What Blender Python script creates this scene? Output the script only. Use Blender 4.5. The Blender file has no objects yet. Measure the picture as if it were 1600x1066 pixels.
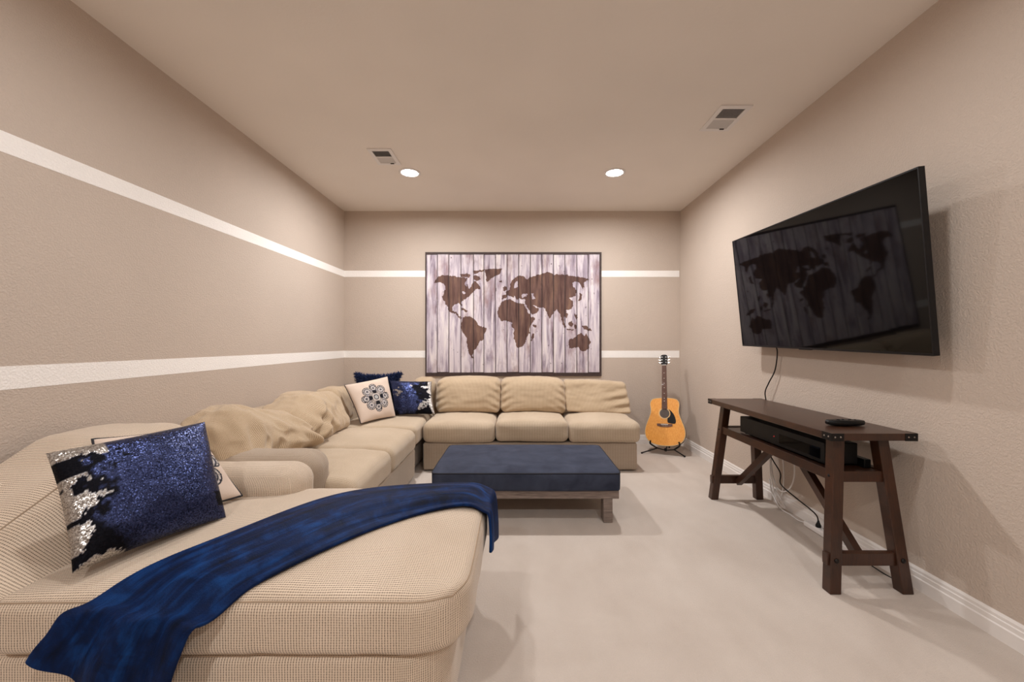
import bpy, math, random
import numpy as np
from mathutils import Vector, Matrix, noise as mnoise

# ------------------------------------------------------------------ camera, world, exposure
scene = bpy.context.scene
COL = scene.collection
F_PX = 630.0
cam_d = bpy.data.cameras.new('camera')
cam_d.sensor_width = 36.0
cam_d.lens = F_PX / 1600.0 * 36.0
cam_d.shift_x = -8.0 / 1600.0
cam_d.shift_y = 5.0 / 1600.0
cam_d.clip_start = 0.02
cam = bpy.data.objects.new('camera', cam_d)
COL.objects.link(cam)
cam.location = (0, 0, 1.17)
cam.rotation_euler = (math.pi / 2, 0, 0)
scene.camera = cam

world = bpy.data.worlds.new('world')
scene.world = world
world.use_nodes = True
world.node_tree.nodes['Background'].inputs[0].default_value = (0.8, 0.75, 0.7, 1)
world.node_tree.nodes['Background'].inputs[1].default_value = 0.05

scene.view_settings.view_transform = 'Standard'
scene.view_settings.look = 'None'
scene.view_settings.gamma = 1.0
scene.view_settings.use_curve_mapping = False
scene.view_settings.exposure = 0.0
try:
    scene.cycles.max_bounces = 12
    scene.cycles.diffuse_bounces = 8
    scene.cycles.sample_clamp_indirect = 6.0
except Exception:
    pass

LAMP_POWER = [31.0, 31.0, 9.0, 9.0, 27.0, 27.0]      # watts, one per recessed light below
LAMP_COLOR = (1.0, 0.985, 0.97)
LAMP_SPREAD = math.radians(174)
LAMPS = [(-0.98, 3.68), (0.89, 3.68), (-0.98, 1.40), (0.89, 1.40), (-0.98, -0.90), (0.89, -0.90)]

# room
XL, XR, YB, YF, H = -2.035, 1.92, 4.745, -2.6, 2.737


# ------------------------------------------------------------------ helpers: materials
def srgb(r, g, b):
    def f(c):
        c /= 255.0
        return c / 12.92 if c <= 0.04045 else ((c + 0.055) / 1.055) ** 2.4
    return (f(r), f(g), f(b), 1.0)


class NT:
    """small node tree writer"""
    def __init__(self, name):
        self.m = bpy.data.materials.new(name)
        self.m.use_nodes = True
        self.t = self.m.node_tree
        self.n = self.t.nodes
        self.p = self.n['Principled BSDF']
        self._tc = None

    def node(self, typ, **kw):
        nd = self.n.new(typ)
        for k, v in kw.items():
            setattr(nd, k, v)
        return nd

    def link(self, a, b):
        self.t.links.new(a, b)

    def tc(self, which='Object'):
        if self._tc is None:
            self._tc = self.node('ShaderNodeTexCoord')
        return self._tc.outputs[which]

    def mapping(self, vec, scale=(1, 1, 1), loc=(0, 0, 0), rot=(0, 0, 0)):
        m = self.node('ShaderNodeMapping')
        m.inputs['Scale'].default_value = scale
        m.inputs['Location'].default_value = loc
        m.inputs['Rotation'].default_value = rot
        self.link(vec, m.inputs['Vector'])
        return m.outputs[0]

    def noise(self, vec, scale=5, detail=2, rough=0.5, out='Fac', distortion=0.0):
        nd = self.node('ShaderNodeTexNoise')
        nd.inputs['Scale'].default_value = scale
        nd.inputs['Detail'].default_value = detail
        nd.inputs['Roughness'].default_value = rough
        nd.inputs['Distortion'].default_value = distortion
        self.link(vec, nd.inputs['Vector'])
        return nd.outputs[out]

    def ramp(self, fac, stops):
        r = self.node('ShaderNodeValToRGB')
        el = r.color_ramp.elements
        while len(el) < len(stops):
            el.new(0.5)
        for e, (p, c) in zip(el, stops):
            e.position = p
            e.color = c if hasattr(c, '__len__') else (c, c, c, 1)
        self.link(fac, r.inputs[0])
        return r.outputs[0]

    def math(self, op, a, b=None, c=None):
        m = self.node('ShaderNodeMath', operation=op)
        for i, v in enumerate((a, b, c)):
            if v is None:
                continue
            if isinstance(v, (int, float)):
                m.inputs[i].default_value = v
            else:
                self.link(v, m.inputs[i])
        return m.outputs[0]

    def mix(self, fac, a, b, blend='MIX'):
        m = self.node('ShaderNodeMix', data_type='RGBA', blend_type=blend)
        for idx, v in ((0, fac), (6, a), (7, b)):
            if isinstance(v, (int, float)):
                m.inputs[idx].default_value = v
            elif isinstance(v, tuple):
                m.inputs[idx].default_value = v
            else:
                self.link(v, m.inputs[idx])
        return m.outputs[2]

    def attr(self, name, out='Fac'):
        a = self.node('ShaderNodeAttribute', attribute_name=name)
        return a.outputs[out]

    def sep(self, vec):
        s = self.node('ShaderNodeSeparateXYZ')
        self.link(vec, s.inputs[0])
        return s.outputs

    def bump(self, height, strength=0.3, dist=0.01, normal=None):
        b = self.node('ShaderNodeBump')
        b.inputs['Strength'].default_value = strength
        b.inputs['Distance'].default_value = dist
        self.link(height, b.inputs['Height'])
        if normal is not None:
            self.link(normal, b.inputs['Normal'])
        self.link(b.outputs[0], self.p.inputs['Normal'])
        return b.outputs[0]

    def set(self, **kw):
        names = {'base': 'Base Color', 'rough': 'Roughness', 'metal': 'Metallic', 'spec': 'Specular IOR Level',
                 'sheen': 'Sheen Weight', 'sheen_rough': 'Sheen Roughness', 'sheen_tint': 'Sheen Tint',
                 'coat': 'Coat Weight', 'coat_rough': 'Coat Roughness', 'emit': 'Emission Color',
                 'emit_s': 'Emission Strength', 'trans': 'Transmission Weight', 'ior': 'IOR'}
        for k, v in kw.items():
            s = self.p.inputs[names[k]]
            if isinstance(v, (int, float, tuple)):
                s.default_value = v
            else:
                self.link(v, s)
        return self


def plain(name, col, rough=0.6, metal=0.0, spec=0.5, coat=0.0, grain=0.06):
    n = NT(name)
    f = n.noise(n.tc(), 40, 3)
    a = tuple(min(1, c * (1 + grain)) for c in col[:3]) + (1,)
    b = tuple(c * (1 - grain) for c in col[:3]) + (1,)
    n.set(base=n.ramp(f, [(0.3, b), (0.7, a)]), rough=rough, metal=metal, spec=spec, coat=coat)
    return n.m


def wall_mat(name, col, bump=0.55, scale=120.0):
    n = NT(name)
    co = n.tc()
    f = n.noise(co, 1.3, 2)
    a = tuple(c * 1.03 for c in col[:3]) + (1,)
    b = tuple(c * 0.97 for c in col[:3]) + (1,)
    n.set(base=n.ramp(f, [(0.3, b), (0.7, a)]), rough=0.75, spec=0.25)
    h = n.noise(co, scale, 3, 0.55, distortion=0.4)
    h2 = n.noise(co, scale * 0.45, 2, 0.5)
    hh = n.math('ADD', n.ramp(h, [(0.42, 0.0), (0.62, 1.0)]), n.math('MULTIPLY', h2, 0.6))
    n.bump(hh, bump, 0.002)
    return n.m


M = {}
WALL = srgb(197, 183, 171)
M['wall'] = wall_mat('wall_paint', WALL)
M['ceiling'] = wall_mat('ceiling_paint', srgb(233, 227, 220), 0.12, 60.0)
M['stripe'] = wall_mat('stripe_paint', srgb(248, 245, 242))
M['base'] = plain('white_baseboard', srgb(232, 228, 225), 0.4, grain=0.01)

# carpet
n = NT('carpet')
co = n.tc()
big = n.noise(co, 1.6, 3, 0.6, distortion=0.8)
med = n.noise(n.mapping(co, (1, 0.45, 1)), 7, 2, 0.5)
fine = n.noise(co, 420, 2, 0.7)
fine2 = n.noise(co, 130, 2, 0.6)
c1 = n.ramp(big, [(0.25, srgb(202, 190, 180)), (0.75, srgb(216, 206, 197))])
c2 = n.mix(0.16, c1, n.ramp(med, [(0.35, srgb(196, 183, 173)), (0.65, srgb(226, 216, 208))]))
c3 = n.mix(0.45, c2, n.ramp(fine, [(0.3, srgb(172, 160, 150)), (0.7, srgb(240, 232, 224))]), 'MULTIPLY')
c4 = n.mix(0.5, c3, c2)
n.set(base=c4, rough=0.95, spec=0.1, sheen=0.15)
n.bump(n.math('ADD', fine, fine2), 0.6, 0.006)
M['carpet'] = n.m


def fabric(name, light, dark, lam=0.0078, strength=1.0):
    """ribbed chenille: threads laid out in metres in the UV of every cushion"""
    n = NT(name)
    uv = n.sep(n.tc('UV'))
    wob = n.noise(n.tc(), 9, 2)
    k = 2 * math.pi / lam
    wu = n.math('SINE', n.math('MULTIPLY_ADD', uv[0], k, n.math('MULTIPLY', wob, 3.0)))
    wv = n.math('SINE', n.math('MULTIPLY_ADD', uv[1], k * 1.12, n.math('MULTIPLY', wob, 3.0)))
    su = n.math('MULTIPLY_ADD', wu, 0.5, 0.5)
    sv = n.math('MULTIPLY_ADD', wv, 0.5, 0.5)
    w = n.math('ADD', n.math('MULTIPLY', su, 0.66), n.math('MULTIPLY', sv, 0.34))
    fl = n.noise(n.mapping(n.tc('UV'), (3.2, 1, 1)), 150, 2, 0.7)
    patch = n.noise(n.tc(), 3.0, 3, 0.6)
    fac = n.math('ADD', n.math('MULTIPLY', w, 0.62 * strength), n.math('MULTIPLY', fl, 0.48))
    colr = n.ramp(fac, [(0.18, dark), (0.60, light), (0.95, tuple(min(1, c * 1.08) for c in light[:3]) + (1,))])
    tint = n.ramp(patch, [(0.3, (0.91, 0.88, 0.84, 1)), (0.7, (1.04, 1.03, 1.02, 1))])
    n.set(base=n.mix(1.0, colr, tint, 'MULTIPLY'), rough=0.9, spec=0.15, sheen=0.25, sheen_rough=0.5)
    n.bump(n.math('ADD', w, fl), 0.35, 0.002)
    return n.m


M['sofa'] = fabric('tan_chenille', srgb(216, 200, 182), srgb(92, 77, 64), strength=1.0)
M['sofa_gold'] = fabric('golden_tan_chenille', srgb(214, 195, 169), srgb(146, 124, 98), strength=0.5)
M['sofa_seat'] = fabric('soft_tan_chenille', srgb(212, 196, 174), srgb(132, 112, 92), strength=0.7)
M['sofa_arm'] = fabric('darker_tan_chenille', srgb(184, 169, 152), srgb(122, 106, 92), strength=0.7)  # darker copy of the tan fabric; shade on the bases put into the colour
M['welt'] = plain('sofa_welt', srgb(160, 140, 118), 0.9)

# navy suede
n = NT('navy_suede')
f = n.noise(n.tc(), 6, 4, 0.6, distortion=0.6)
g = n.noise(n.tc(), 300, 2)
n.set(base=n.ramp(f, [(0.3, srgb(42, 47, 62)), (0.7, srgb(62, 68, 85))]), rough=0.85, spec=0.15, sheen=0.25, sheen_rough=0.4, sheen_tint=srgb(150, 160, 190))
n.bump(g, 0.2, 0.001)
M['suede'] = n.m
M['suede_welt'] = plain('navy_welt', srgb(20, 22, 34), 0.8)

# velvet throw; nap sheen painted into the colour as lighter and darker streaks
n = NT('navy_plush')
co = n.tc()
f = n.noise(n.mapping(co, (1.0, 1.0, 1.0), rot=(0, 0, 0.9)), 7, 4, 0.6, distortion=1.4)
g = n.noise(co, 260, 2)
st = n.noise(n.mapping(n.tc('UV'), (1.0, 6.0, 1)), 1.6, 3, 0.6, distortion=0.8)
fac = n.math('ADD', n.math('MULTIPLY', f, 0.5), n.math('MULTIPLY', st, 0.5))
n.set(base=n.ramp(fac, [(0.36, srgb(1, 10, 32)), (0.5, srgb(2, 26, 66)), (0.68, srgb(12, 58, 116))]), rough=0.6, spec=0.12,
      sheen=0.07, sheen_rough=0.35, sheen_tint=srgb(40, 95, 190))
n.bump(n.math('ADD', n.math('MULTIPLY', g, 0.2), fac), 0.5, 0.012)
M['plush'] = n.m
M['fur'] = plain('navy_fur', srgb(10, 34, 78), 0.75, grain=0.4)

# wood of the console
n = NT('espresso_wood')
co = n.tc()
gr = n.noise(n.mapping(co, (60, 5, 5)), 3, 4, 0.65, distortion=0.4)
gr2 = n.noise(n.mapping(co, (3, 3, 3)), 2, 2)
n.set(base=n.mix(0.4, n.ramp(gr, [(0.3, srgb(36, 21, 14)), (0.7, srgb(72, 43, 27))]),
                 n.ramp(gr2, [(0.3, srgb(44, 27, 20)), (0.7, srgb(72, 41, 26))])), rough=0.34, spec=0.5)
n.bump(gr, 0.08, 0.001)
M['wood'] = n.m
n = NT('grey_wood')
gr = n.noise(n.mapping(n.tc(), (4, 40, 60)), 3, 3, 0.6)
n.set(base=n.ramp(gr, [(0.3, srgb(96, 84, 78)), (0.7, srgb(140, 126, 118))]), rough=0.6)
M['greywood'] = n.m

M['black'] = plain('black_plastic', srgb(10, 10, 11), 0.45, spec=0.3)
M['blackmetal'] = plain('black_metal', srgb(30, 28, 28), 0.45, 0.6)
M['rivet'] = plain('dull_rivet', srgb(150, 140, 132), 0.4, 0.8)
M['white'] = plain('white_plastic', srgb(225, 222, 220), 0.45, grain=0.01)
M['chrome'] = plain('chrome', srgb(215, 215, 215), 0.2, 1.0)
M['dark_duct'] = plain('dark_duct', srgb(70, 64, 62), 0.9)
n = NT('tv_glass')
n.set(base=n.ramp(n.noise(n.tc(), 3, 1), [(0.3, (0.0012, 0.0012, 0.0014, 1)), (0.7, (0.0016, 0.0016, 0.0018, 1))]), rough=0.04, spec=0.22)
M['screen'] = n.m
n = NT('lamp_lens')
n.set(base=(1, 1, 1, 1), emit=LAMP_COLOR + (1,), emit_s=40.0)
M['lens'] = n.m
n = NT('red_led')
n.set(base=(0.2, 0.0, 0.0, 1), emit=(1, 0.05, 0.05, 1), emit_s=0.6)
M['led'] = n.m

# guitar
n = NT('spruce_top')
gr = n.noise(n.mapping(n.tc(), (90, 90, 2)), 2, 2)
n.set(base=n.ramp(gr, [(0.3, srgb(222, 146, 58)), (0.7, srgb(240, 172, 84))]), rough=0.3, coat=0.4)
M['spruce'] = n.m
M['mahog'] = plain('guitar_side', srgb(92, 50, 26), 0.35, coat=0.3)
M['binding'] = plain('cream_binding', srgb(226, 200, 150), 0.5)
M['rosewood'] = plain('rosewood', srgb(96, 66, 54), 0.5, grain=0.2)
M['pearl'] = plain('pearl', srgb(220, 215, 205), 0.3)
M['hole'] = plain('soundhole_inside', srgb(92, 84, 80), 0.9)
M['pick'] = plain('black_pickguard', srgb(10, 10, 14), 0.3, spec=0.3)

# sequins
def sequin(name):
    n = NT(name)
    vo = n.node('ShaderNodeTexVoronoi')
    vo.inputs['Scale'].default_value = 320
    n.link(n.tc(), vo.inputs['Vector'])
    geo = n.node('ShaderNodeNewGeometry')
    sub = n.node('ShaderNodeVectorMath', operation='SUBTRACT')
    n.link(vo.outputs['Color'], sub.inputs[0])
    sub.inputs[1].default_value = (0.5, 0.5, 0.5)
    sc = n.node('ShaderNodeVectorMath', operation='SCALE')
    n.link(sub.outputs[0], sc.inputs[0])
    sc.inputs['Scale'].default_value = 0.42
    ad = n.node('ShaderNodeVectorMath', operation='ADD')
    n.link(geo.outputs['Normal'], ad.inputs[0])
    n.link(sc.outputs[0], ad.inputs[1])
    no = n.node('ShaderNodeVectorMath', operation='NORMALIZE')
    n.link(ad.outputs[0], no.inputs[0])
    n.link(no.outputs[0], n.p.inputs['Normal'])
    rnd = n.sep(vo.outputs['Color'])
    blue = n.ramp(rnd[0], [(0.0, srgb(16, 20, 44)), (1.0, srgb(66, 76, 120))])
    silv = n.ramp(rnd[1], [(0.0, srgb(120, 113, 108)), (1.0, srgb(205, 202, 198))])
    s = n.attr('silver')
    k = n.attr('black')
    blk = n.mix(k, blue, srgb(10, 10, 18))
    colr = n.mix(s, blk, silv)
    n.set(base=colr, metal=0.85, rough=n.math('MULTIPLY_ADD', k, 0.3, 0.30))
    return n.m


M['sequin'] = sequin('navy_sequins')

n = NT('printed_linen')
a = n.attr('print', 'Color')
w = n.noise(n.tc(), 350, 2)
n.set(base=n.mix(0.12, a, n.ramp(w, [(0.3, srgb(150, 140, 130)), (0.7, srgb(255, 250, 245))]), 'MULTIPLY'), rough=0.9, spec=0.15, sheen=0.15)
n.bump(w, 0.2, 0.001)
M['linen'] = n.m
M['piping'] = plain('black_piping', srgb(30, 30, 38), 0.7)

# printed planks of the world map
n = NT('printed_planks')
co = n.tc()
pid = n.attr('plank')
off = n.node('ShaderNodeCombineXYZ')
n.link(n.math('MULTIPLY', pid, 7.3), off.inputs[0])
n.link(n.math('MULTIPLY', pid, 3.1), off.inputs[2])
add = n.node('ShaderNodeVectorMath', operation='ADD')
n.link(co, add.inputs[0])
n.link(off.outputs[0], add.inputs[1])
v = add.outputs[0]
streak = n.noise(n.mapping(v, (8, 1, 0.8)), 2.0, 4, 0.65, distortion=0.6)
blot = n.noise(n.mapping(v, (2.2, 1, 1.0)), 2.4, 4, 0.65)
speck = n.noise(n.mapping(v, (1.2, 1, 1)), 24, 2, 0.6)
pale = n.ramp(streak, [(0.30, srgb(104, 88, 96)), (0.42, srgb(168, 156, 170)), (0.54, srgb(208, 198, 206)), (0.70, srgb(232, 224, 222))])
pale = n.mix(n.ramp(blot, [(0.52, 0.0), (0.72, 0.8)]), pale, srgb(140, 108, 106))
pale = n.mix(n.ramp(speck, [(0.70, 0.0), (0.76, 0.8)]), pale, srgb(74, 54, 58))
brown = n.ramp(streak, [(0.3, srgb(68, 48, 46)), (0.5, srgb(112, 86, 80)), (0.72, srgb(142, 112, 94))])
brown = n.mix(n.ramp(blot, [(0.35, 0.0), (0.7, 0.55)]), brown, srgb(66, 44, 40))
edge = n.noise(n.mapping(co, (1, 1, 1)), 55, 3, 0.7)
mfac = n.math('ADD', n.attr('map'), n.math('MULTIPLY_ADD', edge, 0.5, -0.25))
mk = n.ramp(mfac, [(0.44, 0.0), (0.56, 1.0)])
n.set(base=n.mix(mk, pale, brown), rough=0.8, spec=0.2)
M['planks'] = n.m
M['mapframe'] = plain('dark_map_border', srgb(62, 46, 44), 0.7, grain=0.25)


# ------------------------------------------------------------------ helpers: objects
BASE = {}


def tag(o, label=None, cat=None, group=None, kind=None):
    if label: o['label'] = label
    if cat: o['category'] = cat
    if group: o['group'] = group
    if kind: o['kind'] = kind
    return o


def thing(name, loc, label, cat, group=None):
    o = bpy.data.objects.new(name, None)
    o.empty_display_size = 0.1
    COL.objects.link(o)
    o.location = loc
    BASE[o] = Vector(loc)
    tag(o, label, cat, group)
    return o


def make(name, V, Fc, mat, parent=None, smooth=True, angle=None, uvs=None, attrs=None, bevel=None):
    base = BASE.get(parent, Vector((0, 0, 0))) if parent else Vector((0, 0, 0))
    me = bpy.data.meshes.new(name)
    A = np.array([tuple(v) for v in V], dtype=float) - np.array(base)
    me.from_pydata(A.tolist(), [], Fc)
    if uvs is not None:            # one list of uv per face
        ul = me.uv_layers.new(name='UVMap')
        flat = [c for f in uvs for uv in f for c in uv]
        ul.data.foreach_set('uv', flat)
    if attrs:
        for k, vals in attrs.items():
            vals = np.asarray(vals, dtype=np.float32)
            if vals.ndim == 1:
                at = me.attributes.new(k, 'FLOAT', 'POINT')
                at.data.foreach_set('value', vals)
            else:
                at = me.attributes.new(k, 'FLOAT_COLOR', 'POINT')
                at.data.foreach_set('color', np.c_[vals, np.ones(len(vals), np.float32)].ravel())
    me.polygons.foreach_set('use_smooth', [smooth] * len(me.polygons))
    me.update()
    if smooth and angle:
        me.set_sharp_from_angle(angle=math.radians(angle))
    me.materials.append(mat)
    o = bpy.data.objects.new(name, me)
    COL.objects.link(o)
    if parent:
        o.parent = parent
        BASE[o] = base
    else:
        BASE[o] = base
    if bevel:
        b = o.modifiers.new('bevel', 'BEVEL')
        b.width = bevel
        b.segments = 2
        b.limit_method = 'ANGLE'
        b.angle_limit = math.radians(35)
    return o


class MB:
    def __init__(self):
        self.v, self.f = [], []

    def hexa(self, p):            # 8 corners: bottom 4 (ccw from above), top 4
        b = len(self.v)
        self.v += [Vector(q) for q in p]
        for f in ((3, 2, 1, 0), (4, 5, 6, 7), (0, 1, 5, 4), (1, 2, 6, 5), (2, 3, 7, 6), (3, 0, 4, 7)):
            self.f.append([b + i for i in f])
        return self

    def box(self, x0, x1, y0, y1, z0, z1):
        return self.hexa([(x0, y0, z0), (x1, y0, z0), (x1, y1, z0), (x0, y1, z0), (x0, y0, z1), (x1, y0, z1), (x1, y1, z1), (x0, y1, z1)])

    def tube(self, pts, r, n=8, caps=True):
        P = [Vector(p) for p in pts]
        R = r if hasattr(r, '__len__') else [r] * len(P)
        b = len(self.v)
        up = None
        for i, p in enumerate(P):
            t = (P[min(i + 1, len(P) - 1)] - P[max(i - 1, 0)]).normalized()
            if up is None:
                up = Vector((0, 0, 1)) if abs(t.z) < 0.9 else Vector((1, 0, 0))
            s = t.cross(up).normalized()
            up = s.cross(t).normalized()
            for k in range(n):
                a = 2 * math.pi * k / n
                self.v.append(p + R[i] * (math.cos(a) * s + math.sin(a) * up))
        for i in range(len(P) - 1):
            for k in range(n):
                k2 = (k + 1) % n
                self.f.append([b + i * n + k, b + i * n + k2, b + (i + 1) * n + k2, b + (i + 1) * n + k])
        if caps:
            self.f.append([b + k for k in range(n)][::-1])
            self.f.append([b + (len(P) - 1) * n + k for k in range(n)])
        return self

    def lathe(self, c, axis, prof, n=24):   # prof: (radius, along)
        c = Vector(c)
        axis = Vector(axis).normalized()
        s = axis.cross(Vector((0.3, 0.9, 0.2))).normalized()
        t = axis.cross(s)
        b = len(self.v)
        for r, h in prof:
            for k in range(n):
                a = 2 * math.pi * k / n
                self.v.append(c + axis * h + r * (math.cos(a) * s + math.sin(a) * t))
        for i in range(len(prof) - 1):
            for k in range(n):
                k2 = (k + 1) % n
                self.f.append([b + i * n + k, b + i * n + k2, b + (i + 1) * n + k2, b + (i + 1) * n + k])
        if prof[0][0] > 1e-6:
            self.f.append([b + k for k in range(n)][::-1])
        if prof[-1][0] > 1e-6:
            self.f.append([b + (len(prof) - 1) * n + k for k in range(n)])
        return self

    def prism(self, poly, frame, d0, d1):   # poly in (a,b) of frame (o, A, B, N)
        o, A, B, N = frame
        b = len(self.v)
        m = len(poly)
        for d in (d0, d1):
            for a_, b_ in poly:
                self.v.append(o + A * a_ + B * b_ + N * d)
        self.f.append([b + i for i in range(m)][::-1])
        self.f.append([b + m + i for i in range(m)])
        for i in range(m):
            j = (i + 1) % m
            self.f.append([b + i, b + j, b + m + j, b + m + i])
        return self

    def build(self, name, mat, parent=None, smooth=False, angle=None, bevel=None):
        return make(name, self.v, self.f, mat, parent, smooth, angle, bevel=bevel)


def spline(pts, n=8):
    """Catmull-Rom through pts"""
    P = [np.array(p, float) for p in pts]
    P = [2 * P[0] - P[1]] + P + [2 * P[-1] - P[-2]]
    out = []
    for i in range(1, len(P) - 2):
        for k in range(n):
            t = k / n
            a, b, c, d = P[i - 1], P[i], P[i + 1], P[i + 2]
            out.append(0.5 * (2 * b + (c - a) * t + (2 * a - 5 * b + 4 * c - d) * t * t + (3 * b - a - 3 * c + d) * t ** 3))
    out.append(P[-2])
    return [Vector(p) for p in out]


def axis_samples(h, r, n, nr=4):
    i = h - r
    s = [i + r * math.tan(math.pi / 4 * k / nr) for k in range(1, nr + 1)]
    mid = [-i + 2 * i * k / n for k in range(n + 1)]
    return [-x for x in reversed(s)] + mid + s


def rbox(name, x0, x1, y0, y1, z0, z1, r, mat, parent, n=(10, 10, 6), nr=4, deform=None, crown=0.0, crown_front=0.0, front=None,
         wr=0.0, wf=8.0, seed=0.0, wscale=(1, 1, 1), welt=None, welt_bottom=False):
    """rounded cushion between two corners; crown lifts the top, wr wrinkles it; UV in metres per face"""
    c = Vector(((x0 + x1) / 2, (y0 + y1) / 2, (z0 + z1) / 2))
    h = Vector(((x1 - x0) / 2, (y1 - y0) / 2, (z1 - z0) / 2))
    ax = [axis_samples(h[i], r, n[i], nr) for i in range(3)]
    N = [len(a) - 1 for a in ax]

    def mp(p):
        q = Vector([max(-(h[i] - r), min(h[i] - r, p[i])) for i in range(3)])
        d = p - q
        if d.length > 1e-9:
            d = d.normalized() * r
        nn = d.normalized() if d.length > 1e-9 else Vector((0, 0, 1))
        w = q + d
        u, v, t = w.x / h.x, w.y / h.y, w.z / h.z
        if crown and t > 0:
            w = w + Vector((0, 0, crown * max(0, 1 - u * u) ** 0.7 * max(0, 1 - v * v) ** 0.7 * t))
        if crown_front and front:
            k = front[0]
            sgn = front[1]
            uv = [u, v, t]
            if uv[k] * sgn > 0:
                oth = [uv[i] for i in range(3) if i != k]
                dv = Vector((0, 0, 0))
                dv[k] = sgn * crown_front * max(0, 1 - oth[0] ** 2) ** 0.7 * max(0, 1 - oth[1] ** 2) ** 0.7 * abs(uv[k])
                w = w + dv
        P = c + w
        if wr:
            a = Vector((P.x * wscale[0], P.y * wscale[1], P.z * wscale[2])) * wf + Vector((seed, seed * 1.7, -seed))
            f1 = mnoise.noise(a)
            f2 = 1 - abs(mnoise.noise(a * 1.9 + Vector((5, 2, 8)))) * 2
            P = P + nn * wr * (0.9 * f1 + 0.6 * f2 - 0.3)
        if deform:
            P = deform(P, u, v, t)
        return P

    idx, V, Fc, UV = {}, [], [], []

    def vid(i, j, k):
        key = (i, j, k)
        if key not in idx:
            idx[key] = len(V)
            V.append(mp(Vector((ax[0][i], ax[1][j], ax[2][k]))))
        return idx[key]

    def L(a, i):
        return ax[a][i]

    for s, k in ((0, 0), (1, N[2])):
        for i in range(N[0]):
            for j in range(N[1]):
                q = [(i, j), (i + 1, j), (i + 1, j + 1), (i, j + 1)]
                if not s: q = q[::-1]
                Fc.append([vid(a, b, k) for a, b in q])
                UV.append([(c.y + L(1, b), c.x + L(0, a)) for a, b in q])
    for s, j in ((0, 0), (1, N[1])):
        for i in range(N[0]):
            for k in range(N[2]):
                q = [(i, k), (i + 1, k), (i + 1, k + 1), (i, k + 1)]
                if s: q = q[::-1]
                Fc.append([vid(a, j, b) for a, b in q])
                UV.append([(c.x + L(0, a), L(2, b)) for a, b in q])
    for s, i in ((0, 0), (1, N[0])):
        for j in range(N[1]):
            for k in range(N[2]):
                q = [(j, k), (j + 1, k), (j + 1, k + 1), (j, k + 1)]
                if not s: q = q[::-1]
                Fc.append([vid(i, a, b) for a, b in q])
                UV.append([(c.y + L(1, a), L(2, b)) for a, b in q])
    o = make(name, V, Fc, mat, parent, True, uvs=UV)
    if welt:
        for k in ([N[2]] + ([0] if welt_bottom else [])):
            loop = [(i, 0) for i in range(N[0])] + [(N[0], j) for j in range(N[1])] + [(i, N[1]) for i in range(N[0], 0, -1)] + [(0, j) for j in range(N[1], 0, -1)]
            pts = [V[vid(i, j, k)] for i, j in loop]
            m = MB()
            m.tube(pts + [pts[0]], welt[0], 6, caps=False)
            m.build('welt', welt[1], o, smooth=True)
    return o


def corner_round(x0, x1, y0, y1, rc, corners):
    """deform: rounds the plan corners (sx, sy) of a slab to radius rc"""
    def f(P, u, v, t):
        for sx, sy in corners:
            cx = (x1 - rc) if sx > 0 else (x0 + rc)
            cy = (y1 - rc) if sy > 0 else (y0 + rc)
            a = (P.x - cx) * sx / rc
            b = (P.y - cy) * sy / rc
            if a > 0 and b > 0:
                aa, bb = min(a, 1.2), min(b, 1.2)
                na = a * math.sqrt(max(0.02, 1 - bb * bb / 2))
                nb = b * math.sqrt(max(0.02, 1 - aa * aa / 2))
                P = Vector((cx + sx * na * rc, cy + sy * nb * rc, P.z))
        return P
    return f


# ------------------------------------------------------------------ the room
def struct(o, label, cat):
    return tag(o, label, cat, kind='structure')


T = 0.12
struct(MB().box(XL - T, XR + T, YF - T, YB + T, -0.1, 0.0).build('floor', M['carpet']), 'beige wall to wall carpet covering the whole floor', 'carpet')
struct(MB().box(XL - T, XR + T, YF - T, YB + T, H, H + 0.1).build('ceiling', M['ceiling']), 'flat warm off-white ceiling with recessed lights', 'ceiling')
struct(MB().box(XL - T, XR + T, YB, YB + T, 0, H).build('wall_back', M['wall']), 'tan textured far wall behind the sofa and world map', 'wall')
struct(MB().box(XL - T, XL, YF, YB, 0, H).build('wall_left', M['wall']), 'tan textured side wall with two white stripes above the chaise', 'wall')
struct(MB().box(XR, XR + T, YF, YB, 0, H).build('wall_right', M['wall']), 'tan textured side wall without stripes behind the television', 'wall')
struct(MB().box(XL - T, XR + T, YF - T, YF, 0, H).build('wall_front', M['wall']), 'tan wall closing the room behind the camera', 'wall')
# painted stripes
e = 0.0012
struct(MB().box(XL, XR - 0.012, YB - e, YB, 1.962, 2.036).build('trim_1', M['stripe']), 'upper white stripe painted across the far wall', 'stripe')
struct(MB().box(XL, XR - 0.012, YB - e, YB, 1.012, 1.094).build('trim_2', M['stripe']), 'lower white stripe painted across the far wall', 'stripe')


def left_stripe(name, zb0, zb1, zn0, zn1, label):
    y1, y0 = YB - e, YF
    k = (y1 - y0) / (y1 - 1.559)       # near heights were read where the wall meets the picture's edge
    a0, a1 = zb0 + (zn0 - zb0) * k, zb1 + (zn1 - zb1) * k
    m = MB()
    m.hexa([(XL, y0, a0), (XL + e, y0, a0), (XL + e, y1, zb0), (XL, y1, zb0), (XL, y0, a1), (XL + e, y0, a1), (XL + e, y1, zb1), (XL, y1, zb1)])
    struct(m.build(name, M['stripe']), label, 'stripe')


left_stripe('trim_3', 1.962, 2.036, 1.930, 2.014, 'upper white stripe running along the side wall above the chaise')
left_stripe('trim_4', 1.012, 1.094, 0.988, 1.082, 'lower white stripe running along the side wall above the chaise')

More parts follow.
